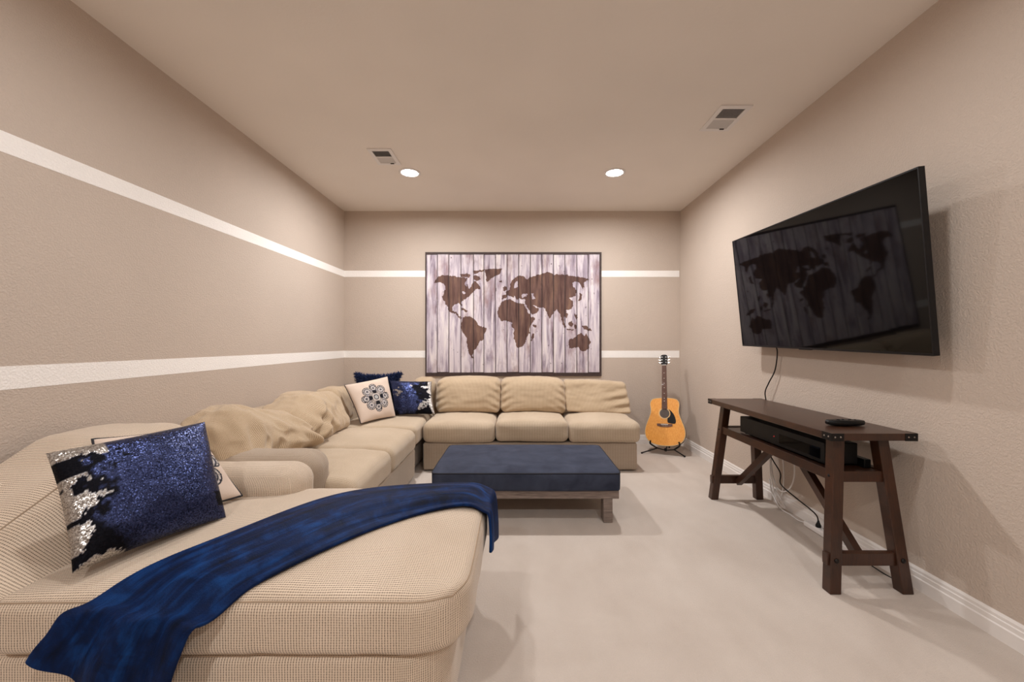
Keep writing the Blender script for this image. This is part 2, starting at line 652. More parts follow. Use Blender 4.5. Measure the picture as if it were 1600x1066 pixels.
# baseboards: stepped profile (offset from wall, height)
BP = [(0, 0), (0.016, 0), (0.016, 0.055), (0.012, 0.060), (0.012, 0.078), (0.009, 0.082), (0.009, 0.094), (0.004, 0.104), (0, 0.104)]
m = MB().prism(BP, (Vector((XR, YF, 0)), Vector((-1, 0, 0)), Vector((0, 0, 1)), Vector((0, 1, 0))), 0, YB - YF)
struct(m.build('baseboard_right', M['base']), 'white moulded baseboard along the television wall', 'baseboard')
m = MB().prism(BP, (Vector((XL, YB, 0)), Vector((0, -1, 0)), Vector((0, 0, 1)), Vector((1, 0, 0))), 0, XR - XL)
struct(m.build('baseboard_back', M['base']), 'white moulded baseboard along the far wall', 'baseboard')
m = MB().prism(BP, (Vector((XL, YF, 0)), Vector((1, 0, 0)), Vector((0, 0, 1)), Vector((0, 1, 0))), 0, YB - YF)
struct(m.build('baseboard_left', M['base']), 'white moulded baseboard along the striped side wall', 'baseboard')

# ------------------------------------------------------------------ recessed lights and vents
LL = ['recessed ceiling light beside the smaller vent, on the left', 'recessed ceiling light farther from both vents, on the right']
for i, (x, y) in enumerate(LAMPS):
    lab = LL[i] if i < 2 else ['recessed ceiling light above the chaise', 'recessed ceiling light above the near end of the console table', 'recessed ceiling light behind the camera on the striped wall side', 'recessed ceiling light behind the camera on the television wall side'][i - 2]
    t = thing('recessed_light', (x, y, H), lab, 'light', 'recessed ceiling lights in view' if i < 2 else 'recessed lights out of view')
    MB().lathe((x, y, H), (0, 0, -1), [(0.098, 0.0), (0.098, 0.004), (0.090, 0.008), (0.078, 0.007), (0.0725, 0.003), (0.0725, 0.0)], 40).build('trim_ring', M['white'], t, True, 40)
    MB().lathe((x, y, H), (0, 0, -1), [(0.072, 0.0005), (0.072, 0.004), (0.045, 0.006), (0.0, 0.007)], 40).build('lens', M['lens'], t, True, 50)
    ld = bpy.data.lights.new('downlight', 'AREA')
    ld.shape = 'DISK'
    ld.size = 0.12
    ld.energy = LAMP_POWER[i]
    ld.color = LAMP_COLOR
    ld.spread = LAMP_SPREAD
    lo = bpy.data.objects.new('downlight', ld)
    COL.objects.link(lo)
    lo.parent = t
    lo.location = (0, 0, -0.009)


def vent(x0, x1, y0, y1, label):
    t = thing('ceiling_vent', ((x0 + x1) / 2, (y0 + y1) / 2, H), label, 'vent', 'ceiling vents')
    mx, my = 0.030, 0.034
    m = MB()
    z0, z1 = H - 0.008, H
    m.box(x0, x1, y0, y0 + my, z0, z1).box(x0, x1, y1 - my, y1, z0, z1)
    m.box(x0, x0 + mx, y0 + my, y1 - my, z0, z1).box(x1 - mx, x1, y0 + my, y1 - my, z0, z1)
    ym = (y0 + y1) / 2
    m.box(x0 + mx, x1 - mx, ym - 0.006, ym + 0.006, z0, z1)
    m.build('frame', M['white'], t)
    MB().box(x0 + mx, x1 - mx, y0 + my, y1 - my, H - 0.0015, H - 0.0005).build('duct_opening', M['dark_duct'], t)
    for half, (a, b) in enumerate(((y0 + my, ym - 0.006), (ym + 0.006, y1 - my))):
        m = MB()
        k = 9
        for i in range(k):
            yc = a + (b - a) * (i + 0.5) / k
            w = (b - a) / k
            d = 0.0055
            s = 1 if half == 0 else -1
            # each louvre leans; one bank shows its face, the other the gap behind
            ya, yb = (yc - 0.15 * w, yc + 0.15 * w) if half == 1 else (yc - 0.42 * w, yc + 0.42 * w)
            zl, zh = H - 0.0075, H - 0.0025
            if half == 1:
                m.hexa([(x0 + mx, yb, zl), (x1 - mx, yb, zl), (x1 - mx, yb + 0.0012, zl), (x0 + mx, yb + 0.0012, zl), (x0 + mx, ya, zh), (x1 - mx, ya, zh), (x1 - mx, ya + 0.0012, zh), (x0 + mx, ya + 0.0012, zh)])
            else:
                m.hexa([(x0 + mx, ya, zl), (x1 - mx, ya, zl), (x1 - mx, ya + 0.0012, zl), (x0 + mx, ya + 0.0012, zl), (x0 + mx, yb, zh), (x1 - mx, yb, zh), (x1 - mx, yb + 0.0012, zh), (x0 + mx, yb + 0.0012, zh)])
        o = m.build('louvers', M['white'], t)
        o['kind'] = 'stuff'
    MB().box(x1 - mx - 0.05, x1 - mx - 0.02, y1 - my - 0.004, y1 - my + 0.004, H - 0.014, H - 0.008).build('damper_lever', M['dark_duct'], t)


vent(1.335, 1.545, 2.637, 2.952, 'white louvered ceiling vent near the television wall')
vent(-1.205, -1.010, 3.222, 3.508, 'white louvered ceiling vent beside a recessed light on the left')

# ------------------------------------------------------------------ chaise (nearest piece)
ch = thing('chaise_lounge', (-1.05, 1.55, 0), 'tan ribbed chaise lounge nearest the camera, navy throw across it', 'chaise')
CX0, CX1, CY0, CY1 = -1.46, -0.135, 1.105, 1.975
rbox('base', -1.99, -0.20, 1.13, 1.965, 0.015, 0.296, 0.03, M['sofa'], ch, (30, 14, 5), deform=corner_round(-1.99, -0.20, 1.13, 1.965, 0.14, [(1, -1), (1, 1)]), wr=0.003, wf=5)
CROWN = 0.05
rbox('seat_cushion', CX0, CX1, CY0, CY1, 0.300, 0.462, 0.040, M['sofa'], ch, (34, 24, 4),
     deform=corner_round(CX0, CX1, CY0, CY1, 0.17, [(1, -1), (1, 1)]), crown=CROWN, wr=0.003, wf=6, seed=3, welt=(0.0022, M['welt']))


def seat_z(x, y):
    u = (x - (CX0 + CX1) / 2) / ((CX1 - CX0) / 2)
    v = (y - (CY0 + CY1) / 2) / ((CY1 - CY0) / 2)
    k = max(0, 1 - u * u) ** 0.7 * max(0, 1 - v * v) ** 0.7
    edge = 0.0
    d = min(x - CX0, CX1 - x, y - CY0, CY1 - y)
    if d < 0.04:
        dd = 0.04 - max(d, 0)
        edge = 0.04 - math.sqrt(max(0, 0.0016 - dd * dd))
    return 0.462 + CROWN * k - edge


def lean_back(k, z0):
    def f(P, u, v, t):
        return Vector((P.x - k * max(0, P.z - z0), P.y, P.z))
    return f


def chaise_back(P, u, v, t):
    x = P.x - 0.72 * max(0, P.z - 0.46)
    h = max(0.0, (P.z - 0.42) / 0.36)
    z = P.z + h * (0.02 - 0.24 * max(0, 0.2 - v) - 0.03 * max(0, v - 0.6))
    return Vector((x, P.y, z))


rbox('back_cushion', -1.78, -1.405, 1.115, 2.03, 0.40, 0.775, 0.075, M['sofa'], ch, (6, 22, 10), deform=chaise_back, wr=0.006, wf=5, seed=11, crown_front=0.02, front=(0, 1), welt=(0.003, M['welt']))
rbox('back_frame', -2.015, -1.80, 1.06, 2.03, 0.02, 0.68, 0.05, M['sofa'], ch, (4, 12, 8))


def arm_deform(P, u, v, t):
    # rolled arm: fuller near the top, slightly higher at the back
    k = max(0.0, t)
    return Vector((P.x, P.y + 0.012 * v * k, P.z + 0.012 * max(0, -u)))


rbox('arm', -1.93, -0.995, 1.80, 2.035, 0.02, 0.600, 0.095, M['sofa'], ch, (26, 6, 12), nr=6, deform=arm_deform, wr=0.005, wf=7, seed=21)

# ------------------------------------------------------------------ section along the striped wall
sl = thing('sofa_section', (-1.45, 2.8, 0), 'tan sofa section along the striped side wall with slumped back cushions', 'sofa', 'pieces of the tan sectional sofa')
rbox('base', -1.99, -0.885, 2.10, 3.515, 0.015, 0.272, 0.035, M['sofa_arm'], sl, (20, 24, 5), wr=0.003, wf=5, seed=4)
rbox('back_frame', -2.015, -1.76, 2.06, 3.52, 0.02, 0.695, 0.06, M['sofa_gold'], sl, (4, 22, 8), wr=0.004, wf=6)
rbox('arm', -1.93, -1.035, 2.055, 2.29, 0.02, 0.600, 0.10, M['sofa_arm'], sl, (24, 6, 12), nr=6, deform=arm_deform, wr=0.004, wf=7, seed=9)


def seat_front_drop(P, u, v, t):
    k = max(0.0, u)
    return Vector((P.x, P.y, P.z - 0.02 * k ** 3))


rbox('seat_cushion', -1.60, -0.865, 2.16, 2.815, 0.268, 0.445, 0.055, M['sofa_seat'], sl, (18, 16, 4), crown=0.028, deform=seat_front_drop, wr=0.005, wf=5, seed=5)
rbox('seat_cushion', -1.60, -0.870, 2.822, 3.50, 0.268, 0.445, 0.055, M['sofa_seat'], sl, (18, 16, 4), crown=0.028, deform=seat_front_drop, wr=0.005, wf=5, seed=6)


def creases(v, h, lines):
    d = 0.0
    for (a, b), (c, e), dep, w in lines:
        dx, dy = c - a, e - b
        k = max(0.0, min(1.0, ((v - a) * dx + (h - b) * dy) / (dx * dx + dy * dy)))
        q = math.hypot(v - a - k * dx, h - b - k * dy)
        d -= dep * math.exp(-(q / w) ** 2) * math.sin(math.pi * min(1, 0.15 + k * 0.7)) ** 0.5
        d += 0.55 * dep * math.exp(-((q - 1.7 * w) / w) ** 2)
    return d


CR_A = [((0.0, 0.95), (0.55, 0.2), 0.028, 0.09), ((0.3, 0.7), (0.95, 0.2), 0.024, 0.08), ((0.1, 0.25), (0.75, 0.08), 0.020, 0.07), ((-0.3, 0.15), (0.2, 0.45), 0.014, 0.07), ((0.6, 0.9), (0.95, 0.5), 0.02, 0.08), ((-0.8, 0.2), (-0.5, 0.7), 0.010, 0.08)]
CR_B = [((-0.95, 0.75), (-0.3, 0.85), 0.026, 0.09), ((-0.85, 0.2), (-0.3, 0.5), 0.024, 0.08), ((-0.6, 0.62), (-0.05, 0.2), 0.020, 0.08), ((-0.35, 0.1), (0.1, 0.12), 0.014, 0.06), ((-0.1, 0.9), (0.2, 0.7), 0.010, 0.07)]


def slump_a(P, u, v, t):
    z, y, x = P.z, P.y, P.x
    h = max(0.0, (z - 0.45) / 0.36)
    top = 0.05 * math.exp(-((v + 0.35) / 0.45) ** 2) - 0.05 * max(0, v) - 0.03 * max(0, -v - 0.6) / 0.4
    z += top * h
    x -= 0.42 * max(0, P.z - 0.46)
    # belly flopping forward at the far lower end
    x += 0.10 * math.exp(-((v - 0.55) / 0.4) ** 2) * math.exp(-((h - 0.35) / 0.35) ** 2) * max(0, u)
    # diagonal folds
    q = (y - 2.55) * 0.8 + (z - 0.6) * 0.9
    x += 0.016 * math.sin(q * 42) * math.exp(-((v - 0.35) / 0.4) ** 2) * max(0, u)
    y += 0.03 * math.sin(h * 3) * max(0, -v)
    x += creases(v, h, CR_A) * max(0, min(1, 0.5 + u))
    return Vector((x, y, z))


def slump_b(P, u, v, t):
    z, y, x = P.z, P.y, P.x
    h = max(0.0, (z - 0.45) / 0.34)
    z += (0.045 * math.exp(-((v - 0.05) / 0.6) ** 2) - 0.11 * max(0, -v - 0.35)) * h
    x -= 0.40 * max(0, P.z - 0.46)
    x += 0.05 * math.exp(-((v + 0.5) / 0.35) ** 2) * math.exp(-((h - 0.45) / 0.3) ** 2) * max(0, u)
    q = (y - 3.0) * 0.6 - (z - 0.6) * 1.0
    x += 0.014 * math.sin(q * 46) * math.exp(-((v + 0.45) / 0.35) ** 2) * max(0, u)
    y -= 0.05 * (1 - h) * max(0, -v)
    x += creases(v, h, CR_B) * max(0, min(1, 0.5 + u))
    return Vector((x, y, z))


rbox('back_cushion', -1.72, -1.40, 2.06, 2.79, 0.455, 0.765, 0.10, M['sofa_gold'], sl, (8, 60, 34), nr=5, deform=slump_a, crown_front=0.04, front=(0, 1), wr=0.020, wf=7.0, seed=31)
rbox('back_cushion', -1.72, -1.42, 2.76, 3.505, 0.455, 0.755, 0.075, M['sofa_gold'], sl, (8, 60, 34), nr=5, deform=slump_b, crown_front=0.035, front=(0, 1), wr=0.015, wf=7.0, seed=37)

# ------------------------------------------------------------------ corner section
sc_ = thing('corner_sofa_section', (-1.45, 4.1, 0), 'tan corner piece of the sectional, holding three throw pillows', 'sofa', 'pieces of the tan sectional sofa')
rbox('base', -1.99, -0.945, 3.56, 4.70, 0.015, 0.272, 0.03, M['sofa_arm'], sc_, (10, 10, 4))
rbox('seat_cushion', -1.60, -0.882, 3.522, 4.36, 0.268, 0.448, 0.05, M['sofa_seat'], sc_, (16, 16, 4), crown=0.022, wr=0.004, wf=5, seed=8)
rbox('back_frame', -2.015, -1.80, 3.53, 4.72, 0.02, 0.70, 0.05, M['sofa_gold'], sc_, (4, 12, 6))
rbox('back_frame', -1.78, -0.882, 4.52, 4.72, 0.02, 0.70, 0.05, M['sofa_gold'], sc_, (10, 4, 6))
rbox('back_cushion', -1.78, -1.54, 3.57, 3.90, 0.45, 0.775, 0.085, M['sofa_gold'], sc_, (6, 20, 12), deform=lean_back(0.2, 0.46), wr=0.008, wf=7, seed=41)


def lean_wall(k, z0, extra=None):
    def f(P, u, v, t):
        P = Vector((P.x, P.y + k * max(0, P.z - z0), P.z))
        return extra(P, u, v, t) if extra else P
    return f


rbox('back_cushion', -1.12, -0.882, 4.17, 4.42, 0.45, 0.815, 0.085, M['sofa_gold'], sc_, (18, 6, 14), deform=lean_wall(0.30, 0.46), wr=0.010, wf=8, seed=43, wscale=(0.8, 1, 1.4), crown_front=0.03, front=(1, -1))

# ------------------------------------------------------------------ section along the far wall
sb = thing('sofa_section', (0.12, 4.2, 0), 'three seat armless tan sofa section along the far wall below the map', 'sofa', 'pieces of the tan sectional sofa')
rbox('base', -0.865, 1.105, 3.70, 4.71, 0.012, 0.262, 0.02, M['sofa_arm'], sb, (24, 10, 5), wr=0.002, wf=4, seed=2)
rbox('back_frame', -0.86, 1.10, 4.50, 4.72, 0.25, 0.66, 0.05, M['sofa_gold'], sb, (24, 4, 6))
SX = [(-0.868, -0.203, 0.448), (-0.200, 0.470, 0.455), (0.472, 1.135, 0.448)]
for i, (a, b, zt) in enumerate(SX):
    def seat_d(P, u, v, t, i=i):
        z = P.z
        if i == 1:
            z += 0.012 * max(0, -v) * (1 if t < 0.9 else 1)
        return Vector((P.x, P.y, z))
    rbox('seat_cushion', a, b, 3.675, 4.30, 0.262, zt, 0.055, M['sofa_seat'], sb, (16, 12, 5), crown=0.035, deform=seat_d, wr=0.005, wf=5, seed=50 + i, crown_front=0.012, front=(1, -1))
BX = [(-0.835, -0.168), (-0.172, 0.502)]
for i, (a, b) in enumerate(BX):
    def bd(P, u, v, t, i=i):
        # creases drawn in from the side seams
        k = math.exp(-((abs(u) - 0.95) / 0.30) ** 2)
        y = P.y + 0.008 * math.sin(P.z * 85 + 16 * abs(u) + i) * k
        z = P.z + 0.022 * (1 - u * u) * max(0, t) - (0.02 * max(0, u) ** 3 if i else 0)
        return Vector((P.x, y + 0.30 * max(0, P.z - 0.46), z))
    rbox('back_cushion', a, b, 4.07, 4.33, 0.470, 0.805, 0.062, M['sofa_gold'], sb, (24, 6, 18), nr=5, deform=bd, wr=0.007, wf=7, seed=60 + i, wscale=(0.7, 1, 1.5), crown_front=0.045, front=(1, -1))


def flat_back(P, u, v, t):
    # deflated cushion: square shouldered and tipped further back, folds across the lower right
    x = P.x + 0.03 * max(0, u) * (0.62 - P.z) / 0.3
    y = P.y + 0.46 * max(0, P.z - 0.47)
    q = P.z * 70 - u * 5
    k = math.exp(-((u - 0.75) / 0.45) ** 2) * math.exp(-((P.z - 0.60) / 0.12) ** 2)
    return Vector((x, y + 0.014 * math.sin(q) * k, P.z - 0.010 * u))


rbox('back_cushion', 0.497, 1.150, 4.07, 4.24, 0.470, 0.785, 0.030, M['sofa_gold'], sb, (24, 4, 22), nr=4, deform=flat_back, wr=0.009, wf=8, seed=71, wscale=(0.7, 1, 1.5))


# ------------------------------------------------------------------ pillows
def pillow(name, C4, thick, label, mat, nf=60, func=None, group=None, piping=None, pinch=0.06, back_mat=None, power=0.42, corner=0.03, wr=0.004, seed=0.0):
    """C4: bottom-left, bottom-right, top-right, top-left seen from the front"""
    BL, BR, TR, TL = [Vector(p) for p in C4]
    ctr = (BL + BR + TR + TL) / 4
    N = (BR - BL).cross(TL - BL).normalized()
    low = min((BL, BR), key=lambda p: p.z)
    t = thing(name, ((BL.x + BR.x) / 2, (BL.y + BR.y) / 2, low.z), label, 'pillow', group)

    def P(u, v, s):
        # edges bow inwards between the corners
        uu = u * (1 - pinch * (1 - v * v) * abs(u) ** 3)
        vv = v * (1 - pinch * (1 - u * u) * abs(v) ** 3)
        a, b = (uu + 1) / 2, (vv + 1) / 2
        p = BL * (1 - a) * (1 - b) + BR * a * (1 - b) + TR * a * b + TL * (1 - a) * b
        bul = (max(0, 1 - u * u) * max(0, 1 - v * v)) ** power
        w = wr * mnoise.noise(Vector((u * 2.5 + seed, v * 2.5, s * 3))) * bul * 2
        return p + N * s * (thick / 2 * bul + w)

    def side(s, n):
        V, Fc, UV, uvv = [], [], [], []
        g = [math.sin(math.pi / 2 * (-1 + 2 * i / n)) * 0.5 + (-1 + 2 * i / n) * 0.5 for i in range(n + 1)]
        for j in range(n + 1):
            for i in range(n + 1):
                V.append(P(g[i], g[j], s))
                uvv.append((g[i], g[j]))
        for j in range(n):
            for i in range(n):
                q = [j * (n + 1) + i, j * (n + 1) + i + 1, (j + 1) * (n + 1) + i + 1, (j + 1) * (n + 1) + i]
                if s < 0: q = q[::-1]
                Fc.append(q)
        return V, Fc, uvv
    V, Fc, uvv = side(1, nf)
    make('front_cover', V, Fc, mat, t, True, attrs=func(uvv) if func else None)
    V, Fc, uvv = side(-1, 24)
    bk = None
    if func:
        bk = {k: (np.zeros(len(V)) if np.asarray(a).ndim == 1 else np.tile(np.asarray(a)[0], (len(V), 1))) for k, a in func(uvv[:2]).items()}
    make('back_cover', V, Fc, back_mat or mat, t, True, attrs=bk)
    if piping:
        g = [(-1 + 2 * i / 30) for i in range(31)]
        loop = [(x, -1) for x in g[:-1]] + [(1, x) for x in g[:-1]] + [(-x, 1) for x in g[:-1]] + [(-1, -x) for x in g[:-1]]
        pts = [P(u, v, 0) for u, v in loop]
        MB().tube(pts + [pts[0]], piping[0], 6, caps=False).build('piping', piping[1], t, True)
    return t


def mandala(uvv, scale=1.0):
    A = np.array(uvv)
    u, v = A[:, 0] * scale, A[:, 1] * scale
    r = np.hypot(u, v)
    th = np.arctan2(v, u)
    cream = np.array(srgb(216, 198, 184)[:3])
    dark = np.array(srgb(46, 46, 56)[:3])
    grey = np.array(srgb(158, 154, 158)[:3])
    blk = np.array(srgb(24, 24, 32)[:3])
    out = np.tile(cream, (len(A), 1))
    dm = r - 0.50
    for i in range(8):
        a = i * math.pi / 4
        rr, rad = (0.47, 0.215) if i % 2 else (0.53, 0.165)
        dm = np.minimum(dm, np.hypot(u - rr * math.cos(a), v - rr * math.sin(a)) - rad)
    Rb = 0.66
    k = r / Rb

    def put(mask, c):
        out[mask] = c
    put(dm < 0.0, dark)
    put(dm < -0.030, np.array(srgb(206, 196, 190)[:3]))
    put(dm < -0.062, grey * 0.55)
    put(dm < -0.082, grey)
    # eight lobes with rings
    for i in range(8):
        a = i * math.pi / 4
        cx, cy = 0.70 * 0.66 * math.cos(a), 0.70 * 0.66 * math.sin(a)
        d = np.hypot(u - cx, v - cy)
        put((d < 0.150) & (d > 0.125), dark)
        put((d < 0.10) & (d > 0.075), np.array(srgb(212, 205, 200)[:3]))
        put(d < 0.035, dark)
    dots = (np.sin(th * 40) > 0.2) & (dm > -0.055) & (dm < -0.036)
    put(dots, dark)
    put((k < 0.52) & (np.cos(4 * th) > 0.15), blk)
    put((k < 0.52) & (np.cos(4 * th) <= 0.15), np.array(srgb(150, 142, 138)[:3]))
    put((k < 0.46) & (np.abs(np.cos(2 * th)) < 0.10), np.array(srgb(206, 198, 192)[:3]))
    put(k < 0.29, np.array(srgb(200, 190, 184)[:3]))
    put((k < 0.20), dark)
    put((k < 0.135), np.array(srgb(176, 176, 176)[:3]))
    return {'print': out}


def fbm(u, v, s, seed):
    return np.array([mnoise.fractal(Vector((a * s + seed, b * s - seed, seed * 0.37)), 0.7, 2.1, 4) for a, b in zip(u, v)])


def seq_near(uvv):
    A = np.array(uvv)
    u, v = A[:, 0], A[:, 1]
    nz = fbm(u, v, 3.2, 4.0)
    nz2 = fbm(u, v, 9.0, 7.0)
    d = nz * 0.28 + nz2 * 0.16
    left = u + 1 + d
    sil = np.zeros(len(A))
    zone = ((left < 0.19) & (v > -0.28) & (v < 0.42)) | ((v + d * 0.6 > 0.80) & (u < -0.45)) | ((left < 0.16) & (v < -0.36) & (v > -0.8)) | ((v < -0.93 + 0.1 * nz2) & (u < -0.45))
    zone &= ~((np.abs(u + 0.86) < 0.05) & (np.abs(v - 0.2) < 0.09))
    sil[zone] = 1
    blk = np.clip((0.50 - left) / 0.16, 0, 1) + np.clip((-0.62 - v - (u + 0.5) * 0.5 + d) / 0.25, 0, 1) * np.clip((-0.1 - u) / 0.4, 0, 1)
    blk += ((u > 0.80 + d * 0.3) & (v < -0.50) & (v > -0.78)) * 1.0
    blk += ((np.hypot(u + 0.62, v - 0.66) + d) < 0.2) * 1.0
    return {'silver': sil, 'black': np.clip(blk, 0, 1) * (1 - sil)}


def seq_far(uvv):
    A = np.array(uvv)
    u, v = A[:, 0], A[:, 1]
    nz = fbm(u, v, 3.0, 12.0)
    nz2 = fbm(u, v, 7.0, 3.0)
    sil = ((u + nz * 0.12 > 0.86)) | ((np.abs(v + 0.52 - (u - 0.5) * 0.7 + nz2 * 0.25) < 0.10) & (u > 0.25)) | ((np.hypot(u - 0.05, v - 0.62) + nz2 * 0.05) < 0.07) | ((np.abs(v - 0.55 + nz2 * 0.1) < 0.06) & (u > 0.5))
    sil |= ((np.hypot(u + 0.60, v - 0.25) + nz2 * 0.3) < 0.14)
    blk = np.clip((u - 0.10 + nz * 0.7) * 3, 0, 1) + np.clip((-0.72 - v + nz * 0.3) * 4, 0, 1)
    s = sil.astype(float)
    return {'silver': s, 'black': np.clip(blk, 0, 1) * (1 - s)}


Z0 = 0.507
pillow('sequin_pillow', [(-1.285, 1.165, Z0), (-1.115, 1.545, Z0), (-1.29, 1.665, 0.850), (-1.475, 1.262, 0.828)], 0.16,
       'large navy sequin pillow with silver patches on the chaise', M['sequin'], 90, seq_near, 'sequin pillows', pinch=0.045, seed=2)
pillow('mandala_pillow', [(-1.375, 1.36, Z0), (-1.205, 1.765, Z0), (-1.435, 1.800, 0.800), (-1.570, 1.490, 0.818)], 0.10,
       'cream mandala pillow half hidden behind the sequin pillow on the chaise', M['linen'], 130, lambda a: mandala([(p[0] - 0.18, p[1] + 0.02) for p in a], 0.86), 'mandala pillows', piping=(0.005, M['piping']), pinch=0.05, seed=4)
pillow('mandala_pillow', [(-1.375, 3.55, 0.470), (-1.165, 3.86, 0.478), (-1.265, 3.93, 0.855), (-1.560, 3.64, 0.800)], 0.13,
       'cream pillow showing its whole black mandala in the sofa corner', M['linen'], 130, lambda a: mandala(a, 0.98), 'mandala pillows', piping=(0.004, M['piping']), pinch=0.05, seed=6)
pillow('sequin_pillow', [(-1.20, 3.93, 0.475), (-0.80, 3.93, 0.487), (-0.87, 4.11, 0.790), (-1.30, 4.11, 0.800)], 0.13,
       'small navy sequin pillow with silver flecks in the sofa corner', M['sequin'], 80, seq_far, 'sequin pillows', pinch=0.05, seed=8)
fp = pillow('fur_pillow', [(-1.64, 4.06, 0.53), (-1.24, 4.20, 0.53), (-1.215, 4.25, 0.870), (-1.655, 4.11, 0.870)], 0.12,
            'navy shaggy fur pillow at the back of the sofa corner', M['fur'], 30, None, pinch=0.20, seed=9)
# shaggy pile of the fur pillow
rng = random.Random(5)
cov = [c for c in fp.children if c.name.startswith('front_cover') or c.name.startswith('back_cover')]
m = MB()
for c in cov:
    me = c.data
    for p in me.polygons:
        if c.name.startswith('back') and rng.random() < 0.3:
            continue
        for _ in range(3):
            vs = [me.vertices[i].co for i in p.vertices]
            a, b = rng.random(), rng.random()
            q = vs[0].lerp(vs[1], a).lerp(vs[3].lerp(vs[2], a), b) + BASE[fp]
            d = (p.normal + Vector((rng.uniform(-.7, .7), rng.uniform(-.7, .7), rng.uniform(-.3, .8)))).normalized()
            L_ = rng.uniform(0.022, 0.042)
            s = d.orthogonal().normalized() * 0.0036
            t2 = d.cross(s).normalized() * 0.0036
            b0 = len(m.v)
            mid = q + d * L_ * 0.6
            tip = q + d * L_ + Vector((rng.uniform(-.006, .006), rng.uniform(-.006, .006), rng.uniform(-.008, .004)))
            m.v += [q + s, q - s * 0.5 + t2, q - s * 0.5 - t2, mid + s * .7, mid - s * 0.35 + t2 * .7, mid - s * 0.35 - t2 * .7, tip]
            for i in range(3):
                j = (i + 1) % 3
                m.f.append([b0 + i, b0 + j, b0 + 3 + j, b0 + 3 + i])
                m.f.append([b0 + 3 + i, b0 + 3 + j, b0 + 6])
o = m.build('fur_pile', M['fur'], fp, True)
o['kind'] = 'stuff'

# ------------------------------------------------------------------ navy throw over the chaise
far_e = spline([(-0.108, 1.925, 0.245), (-0.112, 1.935, 0.36), (-0.135, 1.945, 0.462), (-0.22, 1.955, 0.0), (-0.44, 1.90, 0.0), (-0.74, 1.735, 0.0), (-0.93, 1.38, 0.0), (-1.09, 1.185, 0.0), (-1.170, 1.100, 0.455), (-1.205, 1.072, 0.425), (-1.228, 1.060, 0.395), (-1.242, 1.054, 0.368)], 12)
near_e = spline([(-0.120, 1.610, 0.335), (-0.120, 1.630, 0.40), (-0.138, 1.670, 0.462), (-0.215, 1.690, 0.0), (-0.36, 1.60, 0.0), (-0.54, 1.395, 0.0), (-0.68, 1.215, 0.0), (-0.77, 1.120, 0.0), (-0.825, 1.082, 0.425), (-0.868, 1.070, 0.360), (-0.895, 1.066, 0.270), (-0.905, 1.062, 0.12)], 12)
nu, nv = len(far_e) - 1, 44
V, Fc, UV = [], [], []
top0, top1 = 3 * 12, 7 * 12
for i in range(nu + 1):
    for j in range(nv + 1):
        v_ = j / nv
        p = far_e[i].lerp(near_e[i], v_)
        # how much this row lies on the seat rather than hanging
        on = 1.0
        if i < 3 * 12: on = max(0.0, (i - 2 * 12) / 12.0)
        if i > 7 * 12: on = max(0.0, 1 - (i - 7 * 12) / 12.0)
        fold = (0.030 * math.sin(math.pi * min(1, v_ * 1.15)) ** 0.6 if v_ < 0.87 else 0.030 * math.sin(math.pi * min(1, v_ * 1.15)) ** 0.6) if v_ * 1.15 < 1 else 0
        w = 0.011 * mnoise.noise(Vector((i * 0.045, v_ * 5.2, 1.3))) + 0.005 * mnoise.noise(Vector((i * 0.10, v_ * 11, 7.3)))
        lip = 0.016 * math.exp(-(v_ / 0.10) ** 2)
        hgt = 0.014 + fold + w + lip
        if 2 * 12 < i < 8 * 12:
            xx = min(max(p.x, CX0 + .02), CX1)
            yy = min(max(p.y, CY0), CY1)
            zs = seat_z(xx, yy)
            # rows crossing the edges bend over with the seat
            zb = p.z if (i <= 2 * 12 or i >= 8 * 12) else None
            if i < 3 * 12 or i > 7 * 12:
                k = on * on * (3 - 2 * on)
                hang_z = (far_e[2 * 12] if i < 3 * 12 else far_e[8 * 12]).z * (1 - v_) + (near_e[2 * 12] if i < 3 * 12 else near_e[8 * 12]).z * v_
                p = Vector((p.x, p.y, hang_z * (1 - k) + (zs + hgt) * k + 0.03 * k * (1 - k)))
            else:
                p = Vector((p.x, p.y, zs + hgt))
        hang = 1 - on
        if hang > 0:
            rip = (0.006 if i < 36 else 0.014) * math.sin(v_ * (8 if i < 36 else 14) + 1.0) * min(1, hang)
            if i < 3 * 12:
                p = p + Vector(((rip + 0.010) * hang, 0, 0))
            else:
                p = p + Vector((0, -(rip + 0.022) * hang, 0.03 * math.sin(v_ * 3.1) * hang * 0))
        V.append(p)
G = np.array([tuple(p) for p in V]).reshape(nu + 1, nv + 1, 3)
for _ in range(22):
    G[1:-1] = 0.25 * G[:-2] + 0.5 * G[1:-1] + 0.25 * G[2:]
V = [tuple(p) for p in G.reshape(-1, 3)]
for i in range(nu):
    for j in range(nv):
        a = i * (nv + 1) + j
        Fc.append([a, a + nv + 1, a + nv + 2, a + 1])
        UV.append([(i / 40, j / nv), ((i + 1) / 40, j / nv), ((i + 1) / 40, (j + 1) / nv), (i / 40, (j + 1) / nv)])
o = make('throw_blanket', V, Fc, M['plush'], None, True, uvs=UV)
sd = o.modifiers.new('thickness', 'SOLIDIFY')
sd.thickness = 0.012
sd.offset = 0.0
ss = o.modifiers.new('smooth', 'SUBSURF')
ss.levels = 1
ss.render_levels = 1
tag(o, 'navy blue plush throw blanket draped diagonally over the chaise', 'blanket')

